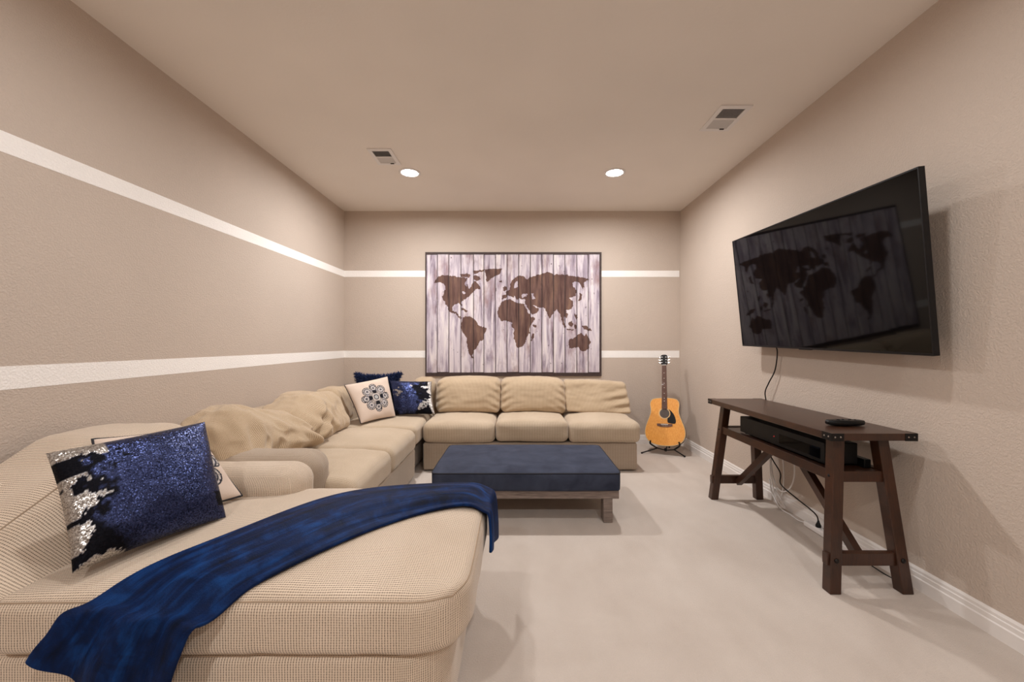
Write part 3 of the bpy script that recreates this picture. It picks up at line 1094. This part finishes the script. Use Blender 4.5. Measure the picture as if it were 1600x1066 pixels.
# ------------------------------------------------------------------ ottoman bench
ot = thing('ottoman_bench', (0.06, 2.99, 0), 'low navy suede ottoman bench on a grey wooden frame', 'ottoman')
OX0, OX1, OY0, OY1 = -0.565, 0.682, 2.615, 3.36
rbox('cushion', OX0, OX1, OY0, OY1, 0.212, 0.332, 0.016, M['suede'], ot, (26, 18, 4), nr=3, crown=0.018, crown_front=0.008, front=(1, -1), wr=0.002, wf=5, seed=3,
     deform=corner_round(OX0, OX1, OY0, OY1, 0.05, [(1, -1), (1, 1), (-1, -1), (-1, 1)]), welt=(0.0055, M['suede_welt']))
MB().box(OX0 + 0.02, OX1 - 0.015, OY0 + 0.02, OY1 - 0.02, 0.158, 0.213).build('frame', M['greywood'], ot, bevel=0.004)
for xa in (OX0 + 0.09, OX1 - 0.117):
    for ya in (OY0 + 0.022, OY1 - 0.10):
        MB().box(xa, xa + 0.060, ya, ya + 0.085, 0.0, 0.158).build('leg', M['greywood'], ot, bevel=0.003)

# ------------------------------------------------------------------ world map on the far wall
wm = thing('world_map_print', (-0.045, YB, 0.8), 'world map printed on pale wooden planks with a dark border', 'wall art')
MX0, MX1, MZ0, MZ1 = -1.078, 0.990, 0.796, 2.250
# coordinates below are map units, 122..1448 across and 72..1005 down
CXs, CXe, CYs, CYe = 122.0, 1448.0, 72.0, 1005.0
LAND = [
    [(180, 308), (212, 262), (245, 247), (330, 252), (390, 262), (420, 262), (440, 270), (425, 295), (415, 315), (440, 330), (455, 345), (468, 330), (480, 300), (500, 290), (520, 310), (540, 340), (530, 352), (500, 350), (488, 370), (470, 385), (450, 405), (430, 425), (400, 440), (392, 455), (398, 480), (388, 468), (375, 458), (345, 462), (328, 480), (325, 510), (340, 520), (358, 510), (360, 530), (375, 545), (385, 565), (400, 572), (392, 578), (370, 560), (345, 535), (310, 525), (295, 505), (280, 470), (262, 440), (248, 410), (262, 385), (272, 350), (270, 320), (255, 305), (225, 298), (200, 305)],
    [(380, 240), (430, 232), (465, 240), (455, 262), (400, 258)], [(480, 215), (560, 200), (575, 206), (530, 225), (490, 235)], [(480, 260), (500, 245), (530, 258), (540, 280), (515, 290), (490, 280)],
    [(570, 205), (620, 195), (700, 195), (690, 225), (670, 245), (630, 262), (605, 280), (590, 300), (578, 285), (583, 255), (575, 235)],
    [(405, 565), (430, 553), (470, 560), (490, 575), (500, 590), (515, 605), (520, 625), (580, 640), (582, 660), (565, 690), (560, 730), (530, 745), (520, 775), (505, 800), (490, 815), (480, 835), (475, 850), (490, 875), (470, 868), (450, 830), (440, 790), (435, 740), (430, 710), (405, 680), (388, 640), (395, 600)],
    [(695, 450), (715, 435), (770, 425), (790, 450), (830, 455), (870, 460), (885, 490), (905, 525), (920, 560), (950, 565), (940, 590), (915, 625), (905, 650), (910, 680), (885, 710), (875, 750), (850, 785), (820, 795), (808, 780), (795, 730), (785, 690), (790, 660), (775, 630), (770, 600), (740, 590), (700, 592), (670, 560), (663, 530), (672, 490)],
    [(925, 690), (942, 683), (940, 715), (925, 745), (915, 735)],
    [(695, 430), (700, 400), (725, 392), (735, 370), (760, 350), (760, 310), (790, 270), (825, 247), (870, 258), (885, 275), (915, 260), (960, 245), (1000, 235), (1035, 220), (1070, 228), (1090, 240), (1180, 240), (1250, 255), (1310, 262), (1355, 275), (1330, 290), (1315, 300), (1318, 340), (1305, 350), (1290, 310), (1270, 295), (1240, 300), (1228, 320), (1245, 340), (1262, 365), (1255, 400), (1220, 410), (1200, 415), (1230, 440), (1235, 470), (1220, 500), (1195, 508), (1180, 510), (1195, 545), (1185, 570), (1170, 555), (1165, 590), (1182, 640), (1168, 640), (1150, 595), (1145, 560), (1130, 530), (1110, 505), (1095, 520), (1075, 545), (1065, 575), (1050, 560), (1035, 520), (1015, 490), (985, 490), (965, 480), (980, 500), (960, 530), (925, 545), (905, 510), (880, 475), (870, 445), (880, 430), (850, 425), (830, 420), (815, 432), (800, 415), (782, 395), (790, 420), (765, 405), (745, 395), (730, 415), (715, 425)],
    [(705, 345), (720, 325), (735, 340), (728, 365), (710, 365)], [(680, 290), (700, 285), (705, 300), (685, 305)],
    [(1285, 375), (1300, 395), (1297, 430), (1265, 445), (1280, 420)], [(1200, 605), (1225, 588), (1240, 610), (1225, 638), (1205, 628)],
    [(1180, 646), (1240, 653), (1240, 664), (1185, 658)], [(1245, 615), (1258, 610), (1262, 640), (1248, 650)], [(1245, 520), (1258, 540), (1270, 570), (1258, 588), (1246, 550)],
    [(1298, 630), (1330, 626), (1360, 645), (1378, 667), (1340, 662), (1315, 652)],
    [(1200, 740), (1215, 725), (1255, 710), (1270, 690), (1300, 680), (1310, 700), (1325, 705), (1332, 680), (1345, 710), (1368, 745), (1350, 800), (1325, 818), (1295, 815), (1275, 785), (1240, 790), (1205, 800)],
    [(385, 490), (410, 498), (442, 513), (435, 523), (400, 508)], [(925, 622), (950, 618), (965, 632), (945, 645)],
]
SEA = [[(845, 402), (860, 383), (897, 388), (882, 407), (850, 412)], [(918, 385), (938, 375), (937, 398), (948, 420), (932, 428), (924, 405)], [(798, 300), (816, 285), (816, 330), (788, 347), (793, 325)], [(932, 462), (960, 482), (975, 492), (950, 494)], [(868, 468), (880, 472), (912, 535), (902, 538)], [(400, 370), (420, 362), (425, 380), (405, 390)], [(1232, 296), (1262, 300), (1250, 330), (1230, 330)]]


def inside(px, py, poly):
    r = np.zeros(len(px), bool)
    j = len(poly) - 1
    for i in range(len(poly)):
        xi, yi = poly[i]
        xj, yj = poly[j]
        if yi != yj:
            c = ((yi > py) != (yj > py)) & (px < (xj - xi) * (py - yi) / (yj - yi) + xi)
            r ^= c
        j = i
    return r


def land(cx, cy):
    tot = np.zeros(len(cx))
    offs = [(-2.2, -2.2), (2.2, -2.2), (-2.2, 2.2), (2.2, 2.2), (0, 0)]
    for ox, oy in offs:
        r = np.zeros(len(cx), bool)
        for p in LAND: r |= inside(cx + ox, cy + oy, p)
        for p in SEA: r &= ~inside(cx + ox, cy + oy, p)
        tot += r
    return tot / len(offs)


def m2x(cx): return MX0 + (cx - CXs) / (CXe - CXs) * (MX1 - MX0)
def m2z(cy): return MZ1 - (cy - CYs) / (CYe - CYs) * (MZ1 - MZ0)


CUT = [130, 212, 300, 390, 485, 563, 650, 737, 825, 913, 1000, 1087, 1173, 1262, 1348, 1435]
yf = YB - 0.014
rng = random.Random(2)
for b in range(15):
    a0, a1 = CUT[b] + 2.8, CUT[b + 1] - 2.8
    na, nb = 24, 190
    dz = rng.uniform(-3, 3)
    gx = np.linspace(a0, a1, na + 1)
    gy = np.linspace(90 + dz * 0.6, 977 + dz, nb + 1)
    CXg, CYg = np.meshgrid(gx, gy)
    wx = [7 * mnoise.fractal(Vector((x * 0.05, y * 0.05, 3.0)), 0.6, 2.2, 4) for x, y in zip(CXg.ravel(), CYg.ravel())]
    wy = [7 * mnoise.fractal(Vector((x * 0.05, y * 0.05, 9.0)), 0.6, 2.2, 4) for x, y in zip(CXg.ravel(), CYg.ravel())]
    msk = land(CXg.ravel() + np.array(wx), CYg.ravel() + np.array(wy))
    dy = rng.uniform(0, 0.0015)
    V = [(m2x(x), yf - dy, m2z(y)) for x, y in zip(CXg.ravel(), CYg.ravel())]
    Fc = []
    for j in range(nb):
        for i in range(na):
            q = j * (na + 1) + i
            Fc.append([q, q + na + 1, q + na + 2, q + 1])
    # side faces back to the backing
    ring = [i for i in range(na + 1)] + [(j + 1) * (na + 1) - 1 for j in range(1, nb + 1)] + [nb * (na + 1) + i for i in range(na - 1, -1, -1)] + [j * (na + 1) for j in range(nb - 1, 0, -1)]
    k0 = len(V)
    V += [(V[i][0], YB - 0.010, V[i][2]) for i in ring]
    msk = np.concatenate([msk, msk[ring]])
    for i in range(len(ring)):
        j = (i + 1) % len(ring)
        Fc.append([ring[i], ring[j], k0 + j, k0 + i])
    make('plank', V, Fc, M['planks'], wm, False, attrs={'map': msk, 'plank': np.full(len(V), b + rng.random() * 0.5)})
MB().box(MX0, MX1, YB - 0.010, YB - 0.0015, MZ0, MZ1).build('backing', M['mapframe'], wm)
zt, zb = m2z(89), m2z(979)
xl, xr = m2x(129), m2x(1436)
for nm, bx in (('border', (MX0, MX1, zt, MZ1)), ('border', (MX0, MX1, MZ0, zb)), ('border', (MX0, xl, zb, zt)), ('border', (xr, MX1, zb, zt))):
    MB().box(bx[0], bx[1], YB - 0.0165, YB - 0.010, bx[2], bx[3]).build(nm, M['mapframe'], wm)

# ------------------------------------------------------------------ television
tvB = [Vector((1.800, 3.220, 1.156)), Vector((1.800, 1.742, 1.118)), Vector((1.718, 1.727, 1.932)), Vector((1.718, 3.222, 1.992))]   # bottom far, bottom near, top near, top far
tv = thing('television', (1.86, 2.48, 1.12), 'large black flat screen television tilted on the side wall', 'television')
Nn = (tvB[1] - tvB[0]).cross(tvB[3] - tvB[0]).normalized()
if Nn.x > 0: Nn = -Nn


def tvp(a, b, d):      # a 0..1 far->near, b 0..1 bottom->top, d depth in front of the face
    return tvB[0].lerp(tvB[1], a).lerp(tvB[3].lerp(tvB[2], a), b) + Nn * d


def tvbox(a0, a1, b0, b1, d0, d1):
    return [tvp(a0, b0, d0), tvp(a1, b0, d0), tvp(a1, b0, d1), tvp(a0, b0, d1), tvp(a0, b1, d0), tvp(a1, b1, d0), tvp(a1, b1, d1), tvp(a0, b1, d1)]


MB().hexa(tvbox(0.002, 0.998, 0.012, 0.994, -0.022, -0.002)).build('screen', M['screen'], tv)
m = MB()
for q in ((0, 1, 0, 0.014), (0, 1, 0.991, 1), (0, 0.0035, 0.014, 0.991), (0.9965, 1, 0.014, 0.991)):
    m.hexa(tvbox(*q, -0.028, 0.0))
m.build('bezel', M['pick'], tv)
MB().hexa(tvbox(0.03, 0.97, 0.03, 0.70, -0.055, -0.022)).build('housing', M['black'], tv, bevel=0.01)
MB().hexa(tvbox(0.43, 0.50, -0.006, 0.006, -0.020, -0.004)).build('sensor', M['black'], tv, bevel=0.002)
MB().box(1.885, 1.918, 2.15, 2.80, 1.32, 1.76).build('mount_plate', M['blackmetal'], tv)
for yy in (2.25, 2.70):
    MB().hexa([(1.838, yy - .02, 1.34), (1.90, yy - .02, 1.34), (1.90, yy + .02, 1.34), (1.838, yy + .02, 1.34), (1.808, yy - .02, 1.66), (1.90, yy - .02, 1.66), (1.90, yy + .02, 1.66), (1.808, yy + .02, 1.66)]).build('mount_arm', M['blackmetal'], tv)

# ------------------------------------------------------------------ console table
ct = thing('console_table', (1.66, 2.48, 0), 'dark brown wooden trestle console table with black metal corners', 'table')
X0, X1, Y0, Y1, ZT0, ZT1 = 1.462, 1.862, 1.875, 3.085, 0.720, 0.754
MB().box(X0, X1, Y0, Y1, ZT0, ZT1).build('tabletop', M['wood'], ct, bevel=0.003)
a_, b_ = 0.065, 0.060
w_ = 0.053
Ztop = ZT0


def leg_pts(xb, yb, sx, sy):
    # bottom rectangle moved inwards at the top
    bx = [(xb, yb), (xb + w_, yb), (xb + w_, yb + w_), (xb, yb + w_)]
    return [(x, y, 0) for x, y in bx] + [(x + sx * a_, y + sy * b_, Ztop) for x, y in bx]


LEGS = [(1.460, 1.880, 1, 1), (1.800, 1.880, -1, 1), (1.460, 3.030, 1, -1), (1.800, 3.030, -1, -1)]
for L_ in LEGS:
    MB().hexa(leg_pts(*L_)).build('leg', M['wood'], ct, bevel=0.004)


def leg_at(L_, z):
    k = z / Ztop
    return L_[0] + L_[2] * a_ * k, L_[1] + L_[3] * b_ * k


for la, lb in ((LEGS[0], LEGS[1]), (LEGS[2], LEGS[3])):     # low stretchers at both ends
    xa, ya = leg_at(la, 0.15)
    xb, yb = leg_at(lb, 0.15)
    MB().box(xa + w_ - 0.004, xb + 0.004, ya + 0.012, ya + 0.042, 0.122, 0.182).build('stretcher', M['wood'], ct, bevel=0.002)
    xa, ya = leg_at(la, 0.535)
    xb, yb = leg_at(lb, 0.535)
    MB().box(xa + w_ - 0.004, xb + 0.004, ya + 0.010, ya + 0.044, 0.508, 0.560).build('shelf_rail', M['wood'], ct, bevel=0.002)
for la, lb in ((LEGS[0], LEGS[2]), (LEGS[1], LEGS[3])):     # long shelf rails
    xa, ya = leg_at(la, 0.535)
    xb, yb = leg_at(lb, 0.535)
    MB().box(xa + 0.010, xa + 0.042, ya + w_ - 0.004, yb + 0.004, 0.508, 0.560).build('shelf_rail', M['wood'], ct, bevel=0.002)
MB().box(1.535, 1.775, 1.965, 2.995, 0.538, 0.554).build('shelf', M['wood'], ct)
m = MB().box(1.530, 1.552, 1.99, 2.97, 0.695, ZT0).box(1.772, 1.794, 1.99, 2.97, 0.695, ZT0)
MB().box(1.530, 1.552, 1.99, 2.97, 0.698, ZT0).build('apron', M['wood'], ct)
MB().box(1.772, 1.794, 1.99, 2.97, 0.698, ZT0).build('apron', M['wood'], ct)


def beam(p, q, wx, wn):
    p, q = Vector(p), Vector(q)
    d = (q - p).normalized()
    sx = Vector((1, 0, 0))
    n_ = d.cross(sx).normalized()
    c = [(-wx, -wn), (wx, -wn), (wx, wn), (-wx, wn)]
    return [p + sx * a + n_ * b for a, b in c] + [q + sx * a + n_ * b for a, b in c]


MB().hexa(beam((1.655, 1.945, 0.135), (1.655, 2.375, 0.515), 0.018, 0.020)).build('brace', M['wood'], ct)
MB().hexa(beam((1.655, 3.015, 0.135), (1.655, 2.585, 0.515), 0.018, 0.020)).build('brace', M['wood'], ct)
# metal corner caps with rivets
g = 0.0015
for sx, cx in ((1, X0), (-1, X1)):
    for sy, cy in ((1, Y0), (-1, Y1)):
        m = MB()
        x2, y2 = cx + sx * 0.058, cy + sy * 0.058
        m.box(min(cx - sx * g, x2), max(cx - sx * g, x2), min(cy - sy * g, cy), max(cy - sy * g, cy), ZT0 - 0.001, ZT1 + 0.0008)
        m.box(min(cx - sx * g, cx), max(cx - sx * g, cx), min(cy, y2), max(cy, y2), ZT0 - 0.001, ZT1 + 0.0008)
        cap = m.build('corner_bracket', M['blackmetal'], ct)
        for k in (0.016, 0.042):
            MB().lathe((cx + sx * k, cy - sy * g, 0.737), (0, -sy, 0), [(0.0042, 0), (0.0035, 0.002), (0, 0.003)], 10).build('rivet', M['rivet'], cap, True)
            MB().lathe((cx - sx * g, cy + sy * k, 0.737), (-sx, 0, 0), [(0.0042, 0), (0.0035, 0.002), (0, 0.003)], 10).build('rivet', M['rivet'], cap, True)
for L_ in LEGS:
    for z in (0.152,):
        x, y = leg_at(L_, z)
        yy, dr = (y, -1) if L_[3] > 0 else (y + w_, 1)
        MB().lathe((x + w_ / 2, yy, z), (0, dr, 0), [(0.011, -0.004), (0.011, 0.003), (0.008, 0.006), (0, 0.007)], 14).build('bolt', M['blackmetal'], ct, True)
    if L_[2] > 0:
        x, y = leg_at(L_, 0.535)
        MB().lathe((x, y + w_ / 2, 0.535), (-1, 0, 0), [(0.007, -0.004), (0.007, 0.002), (0.004, 0.004), (0, 0.005)], 12).build('bolt', M['blackmetal'], ct, True)
        x, y = leg_at(L_, 0.152)
        MB().box(x - 0.010, x + 0.004, y + 0.010, y + 0.043, 0.125, 0.180).build('tenon', M['wood'], ct, bevel=0.002)

# devices on the shelf
rc = thing('media_receiver', (1.63, 2.41, 0.561), 'long black media receiver with red light on the console shelf', 'electronics')
MB().box(1.548, 1.715, 2.03, 2.80, 0.566, 0.672).build('case', M['black'], rc, bevel=0.004)
for x in (1.57, 1.69):
    for y in (2.08, 2.75):
        MB().lathe((x, y, 0.5605), (0, 0, 1), [(0.014, 0.0), (0.014, 0.0055)], 12).build('foot', M['black'], rc)
MB().lathe((1.5485, 2.43, 0.615), (-1, 0, 0), [(0.004, 0), (0.003, 0.0015), (0, 0.002)], 10).build('power_light', M['led'], rc)
MB().box(1.5455, 1.5482, 2.06, 2.38, 0.585, 0.640).build('display', M['screen'], rc)
dp = thing('media_player', (1.75, 2.15, 0.554), 'slim black media player at the back of the console shelf', 'electronics')
MB().box(1.722, 1.757, 2.0, 2.30, 0.5545, 0.598).build('case', M['black'], dp, bevel=0.004)
MB().box(1.727, 1.752, 1.9985, 2.0, 0.562, 0.590).build('vent_plate', M['blackmetal'], dp)

# remote / controller on the top
rm = thing('game_controller', (1.675, 2.06, ZT1), 'black handheld remote control lying on the console table top', 'remote')


def ctrl(P, u, v, t):
    # pointed ends, waisted belly
    k = 1 - 0.62 * abs(u) ** 3
    return Vector((P.x, 2.06 + (P.y - 2.06) * k, ZT1 + (P.z - ZT1) * (1 - 0.25 * abs(u) ** 2) + 0.006 * u * u))


rbox('body', 1.580, 1.770, 2.025, 2.095, ZT1 + 0.001, ZT1 + 0.030, 0.013, M['black'], rm, (16, 6, 2), deform=ctrl)
for k, (dx, dy, r) in enumerate(((-0.035, 0, 0.009), (-0.005, 0.008, 0.006), (0.015, -0.006, 0.005), (0.032, 0.006, 0.005), (0.048, -0.004, 0.005))):
    MB().lathe((1.675 + dx, 2.06 + dy, ZT1 + 0.0285), (0, 0, 1), [(r, 0), (r, 0.003), (r * 0.7, 0.0045), (0, 0.005)], 12).build('button', M['pick'], rm, True)

# ------------------------------------------------------------------ cables and power strip
def cable(name, pts, r, mat, label, parent=None, group=None):
    o = MB().tube(spline(pts, 10), r, 8).build(name, mat, parent, True)
    if not parent:
        tag(o, label, 'cable', group)
    return o


cable('television_cable', [(1.872, 2.95, 1.19), (1.890, 2.93, 1.12), (1.893, 2.96, 0.98), (1.885, 3.02, 0.88), (1.882, 3.06, 0.80), (1.888, 3.04, 0.70), (1.888, 3.00, 0.60), (1.888, 2.92, 0.50)], 0.0042, M['black'], 'thin black cable dropping from the television behind the table')
cable('black_cable', [(1.82, 2.96, 0.50), (1.842, 2.93, 0.36), (1.840, 2.82, 0.27), (1.845, 2.82, 0.19), (1.868, 2.70, 0.14), (1.868, 2.57, 0.118), (1.868, 2.515, 0.10), (1.868, 2.50, 0.072)], 0.0042, M['black'], 'black power cord curving down to the white power strip')
ps = thing('power_strip', (1.873, 2.42, 0), 'white power strip on the carpet below the console table', 'power strip')
rbox('housing', 1.842, 1.900, 2.24, 2.60, 0.002, 0.036, 0.010, M['white'], ps, (3, 10, 2))
for k in range(5):
    yy = 2.27 + k * 0.050
    MB().box(1.864, 1.867, yy, yy + 0.010, 0.0355, 0.0368).box(1.878, 1.881, yy, yy + 0.010, 0.0355, 0.0368).build('socket', M['black'], ps)
MB().lathe((1.868, 2.50, 0.0362), (0, 0, 1), [(0.015, 0), (0.015, 0.012), (0.008, 0.028), (0.005, 0.04)], 14).build('plug', M['black'], ps, True)
wl = ['white cable looping widest below the console shelf', 'white cable hanging straightest below the console shelf', 'white cable coiled tightest by the rear table leg', 'white cable running along the baseboard to the power strip']
W = [
    [(1.860, 2.88, 0.52), (1.868, 2.96, 0.42), (1.872, 2.97, 0.30), (1.872, 2.94, 0.18), (1.868, 2.86, 0.13), (1.865, 2.77, 0.17), (1.868, 2.72, 0.27), (1.866, 2.72, 0.40), (1.860, 2.76, 0.51)],
    [(1.850, 2.85, 0.52), (1.880, 2.86, 0.40), (1.884, 2.85, 0.26), (1.884, 2.86, 0.13), (1.880, 2.90, 0.03)],
    [(1.845, 2.93, 0.50), (1.856, 2.955, 0.36), (1.858, 2.955, 0.22), (1.852, 2.90, 0.10), (1.850, 2.84, 0.045), (1.862, 2.80, 0.03), (1.870, 2.85, 0.06), (1.866, 2.92, 0.12)],
    [(1.868, 2.985, 0.17), (1.862, 2.94, 0.08), (1.862, 2.86, 0.012), (1.862, 2.74, 0.008), (1.856, 2.66, 0.008), (1.866, 2.62, 0.012), (1.871, 2.596, 0.018)],
]
for p, l in zip(W, wl):
    cable('white_cable', p, 0.0045, M['white'], l, group='white cables below the console')
cable('white_cable', [(1.888, 1.98, 0.24), (1.892, 2.02, 0.19), (1.893, 2.03, 0.14), (1.890, 2.0, 0.09), (1.880, 1.99, 0.008), (1.86, 2.10, 0.007), (1.872, 2.242, 0.016)][0:7], 0.0030, M['black'], 'thin dark cable curling beside the nearest rear table leg')

# ------------------------------------------------------------------ guitar on its stand
gb, gh = Vector((1.552, 4.235, 0.103)), Vector((1.640, 4.500, 1.045))
U = (gh - gb).normalized()
Nf = Vector((-0.48, -0.88, 0.0))
Nf = (Nf - U * Nf.dot(U)).normalized()
Rt = U.cross(Nf).normalized()
if Rt.x < 0: Rt = -Rt
gt = thing('acoustic_guitar', tuple(gb), 'natural spruce acoustic guitar with black pickguard on a floor stand', 'guitar')
prof = [(0.0, 0.000), (0.055, 0.003), (0.105, 0.012), (0.150, 0.032), (0.183, 0.065), (0.200, 0.110), (0.202, 0.150), (0.192, 0.200), (0.172, 0.255), (0.152, 0.310), (0.142, 0.350), (0.142, 0.390), (0.147, 0.425), (0.146, 0.455), (0.130, 0.483), (0.100, 0.497), (0.05, 0.503), (0.0, 0.504)]
half = [(p[0], p[1]) for p in spline([(a, b, 0) for a, b in prof], 4)]
out = half + [(-a, b) for a, b in half[-2:0:-1]]
FR = (gb, Rt, U, Nf)
MB().prism(out, FR, -0.105, -0.004).build('body_sides', M['mahog'], gt, True, 50)
MB().prism([(a * 0.985, 0.003 + b * 0.988) for a, b in out], FR, -0.004, 0.0).build('soundboard', M['spruce'], gt)
m = MB()
pts = [gb + Rt * a + U * b - Nf * 0.002 for a, b in out]
m.tube(pts + [pts[0]], 0.0028, 5, caps=False).build('binding', M['binding'], gt, True)


def gp(a, b, d): return gb + Rt * a + U * b + Nf * d


def circ(cx, cy, r, n=28): return [(cx + r * math.cos(2 * math.pi * i / n), cy + r * math.sin(2 * math.pi * i / n)) for i in range(n)]


SH = 0.338
MB().prism(circ(0, SH, 0.050), FR, 0.0, 0.0008).build('soundhole', M['hole'], gt)
m = MB()
for ra, rb in ((0.0505, 0.056), (0.060, 0.0625)):
    ci, co_ = circ(0, SH, ra), circ(0, SH, rb)
    b0 = len(m.v)
    for a, b in ci + co_: m.v.append(gp(a, b, 0.0014))
    n_ = len(ci)
    for i in range(n_):
        j = (i + 1) % n_
        m.f.append([b0 + i, b0 + j, b0 + n_ + j, b0 + n_ + i])
m.build('rosette', M['binding'], gt)
pg = [(p[0], p[1]) for p in spline([(0.040, 0.386, 0), (0.070, 0.362, 0), (0.098, 0.320, 0), (0.112, 0.272, 0), (0.110, 0.242, 0), (0.096, 0.232, 0), (0.050, 0.236, 0), (0.030, 0.246, 0), (0.030, 0.288, 0), (0.046, 0.300, 0), (0.058, 0.325, 0), (0.056, 0.356, 0)], 4)]
MB().prism(pg, FR, 0.0, 0.0022).build('pickguard', M['pick'], gt)
MB().prism([(-0.078, 0.212), (-0.074, 0.206), (-0.03, 0.196), (0.03, 0.196), (0.074, 0.206), (0.078, 0.212), (0.078, 0.228), (-0.078, 0.228)], FR, 0, 0.008).build('bridge', M['rosewood'], gt)
MB().prism([(-0.036, 0.218), (0.036, 0.218), (0.036, 0.224), (-0.036, 0.224)], FR, 0.008, 0.013).build('saddle', M['pearl'], gt)
NUT = 0.868
MB().prism([(-0.028, 0.385), (0.028, 0.385), (0.0225, NUT), (-0.0225, NUT)], FR, 0.0015, 0.008).build('fretboard', M['rosewood'], gt)
MB().prism([(-0.027, 0.48), (0.027, 0.48), (0.0215, NUT + .02), (-0.0215, NUT + .02)], FR, -0.020, 0.0015).build('neck', M['mahog'], gt)
m = MB()
scale_l = NUT - 0.221
for k in range(1, 20):
    b = NUT - scale_l * (1 - 2 ** (-k / 12))
    if b < 0.39: break
    w = 0.0225 + (NUT - b) / (NUT - 0.385) * 0.0055
    m.prism([(-w, b - 0.001), (w, b - 0.001), (w, b + 0.001), (-w, b + 0.001)], FR, 0.008, 0.0092)
fr = m.build('frets', M['mahog'], gt)
fr['kind'] = 'stuff'
for k in (3, 5, 7, 9, 12, 15, 17):
    b = NUT - scale_l * (1 - 2 ** (-(k - 0.5) / 12))
    MB().prism(circ(0, b, 0.0042, 10), FR, 0.008, 0.0086).build('inlay', M['pearl'], gt)
MB().prism([(-0.0225, NUT), (0.0225, NUT), (0.0225, NUT + 0.006), (-0.0225, NUT + 0.006)], FR, 0.0, 0.0105).build('nut', M['pearl'], gt)
MB().prism([(-0.027, NUT + 0.006), (0.027, NUT + 0.006), (0.034, NUT + 0.022), (0.037, NUT + 0.100), (0.030, NUT + 0.116), (0.012, NUT + 0.122), (-0.012, NUT + 0.122), (-0.030, NUT + 0.116), (-0.037, NUT + 0.100), (-0.034, NUT + 0.022)], FR, -0.012, 0.004).build('headstock', M['black'], gt)
for s in (-1, 1):
    for k in range(3):
        b = NUT + 0.032 + k * 0.030
        m = MB().lathe(gp(s * 0.022, b, 0.004), Nf, [(0.006, 0), (0.006, 0.002), (0.003, 0.003), (0.003, 0.012), (0, 0.012)], 10)
        m.tube([gp(s * 0.030, b, -0.006), gp(s * 0.050, b, -0.006)], 0.0022, 6)
        m.lathe(gp(s * 0.050, b, -0.006), Rt * s, [(0.003, 0), (0.0085, 0.003), (0.0085, 0.009), (0.003, 0.012)], 10)
        m.build('tuning_peg', M['chrome'], gt, True, 40)
for k in range(6):
    a = -0.020 + k * 0.008
    MB().tube([gp(a * 1.25, 0.221, 0.0135), gp(a * 0.85, NUT + 0.003, 0.0110)], 0.0004, 4).build('string', M['rosewood'], gt)
for k in range(6):
    MB().lathe(gp(-0.025 + k * 0.010, 0.206, 0.008), Nf, [(0.0025, 0), (0.002, 0.003), (0, 0.004)], 8).build('bridge_pin', M['pearl'], gt)

gs = thing('guitar_stand', (1.56, 4.27, 0), 'black folding metal stand holding the acoustic guitar', 'stand')
hub = Vector((1.60, 4.36, 0.10))
f1, f2, f3 = Vector((1.335, 4.315, 0.008)), Vector((1.735, 4.175, 0.008)), Vector((1.72, 4.56, 0.008))
left_c, right_c = gp(-0.115, -0.012, -0.05), gp(0.115, -0.012, -0.05)
la, ra = gp(-0.085, -0.032, -0.045), gp(0.085, -0.032, -0.045)
la.z = max(la.z, 0.06); ra.z = max(ra.z, 0.06)
MB().tube([la, f1], 0.0065, 8).build('leg', M['blackmetal'], gs, True)
MB().tube([ra, f2], 0.0065, 8).build('leg', M['blackmetal'], gs, True)
back_top = gp(0, 0.20, -0.140)
MB().tube([gp(0, 0.0, -0.135), back_top], 0.008, 8).build('spine', M['blackmetal'], gs, True)
MB().tube([gp(0, 0.12, -0.140), f3], 0.0065, 8).build('leg', M['blackmetal'], gs, True)
mid = (la + ra) / 2 + Vector((0, 0, -0.012))
MB().tube(spline([la, mid, ra], 8), 0.006, 8).build('crossbar', M['blackmetal'], gs, True)
MB().tube([mid, gp(0, 0.0, -0.135)], 0.007, 8).build('crossbar', M['blackmetal'], gs, True)
MB().tube([mid + Vector((0, 0, -0.012)), mid + Vector((0, 0, 0.018))], 0.013, 10).build('clamp', M['black'], gs, True)
for s, q in ((-1, la), (1, ra)):
    pts = [q, gp(s * 0.112, -0.012, -0.045), gp(s * 0.138, 0.004, -0.020), gp(s * 0.148, 0.018, 0.010), gp(s * 0.142, 0.045, 0.020)]
    MB().tube(spline(pts, 6), 0.0085, 8).build('cradle', M['black'], gs, True)
for f in (f1, f2, f3):
    MB().lathe((f.x, f.y, 0.0), (0, 0, 1), [(0.008, 0), (0.010, 0.004), (0.009, 0.014), (0.0, 0.017)], 10).build('foot', M['black'], gs, True)

bpy.context.view_layer.update()
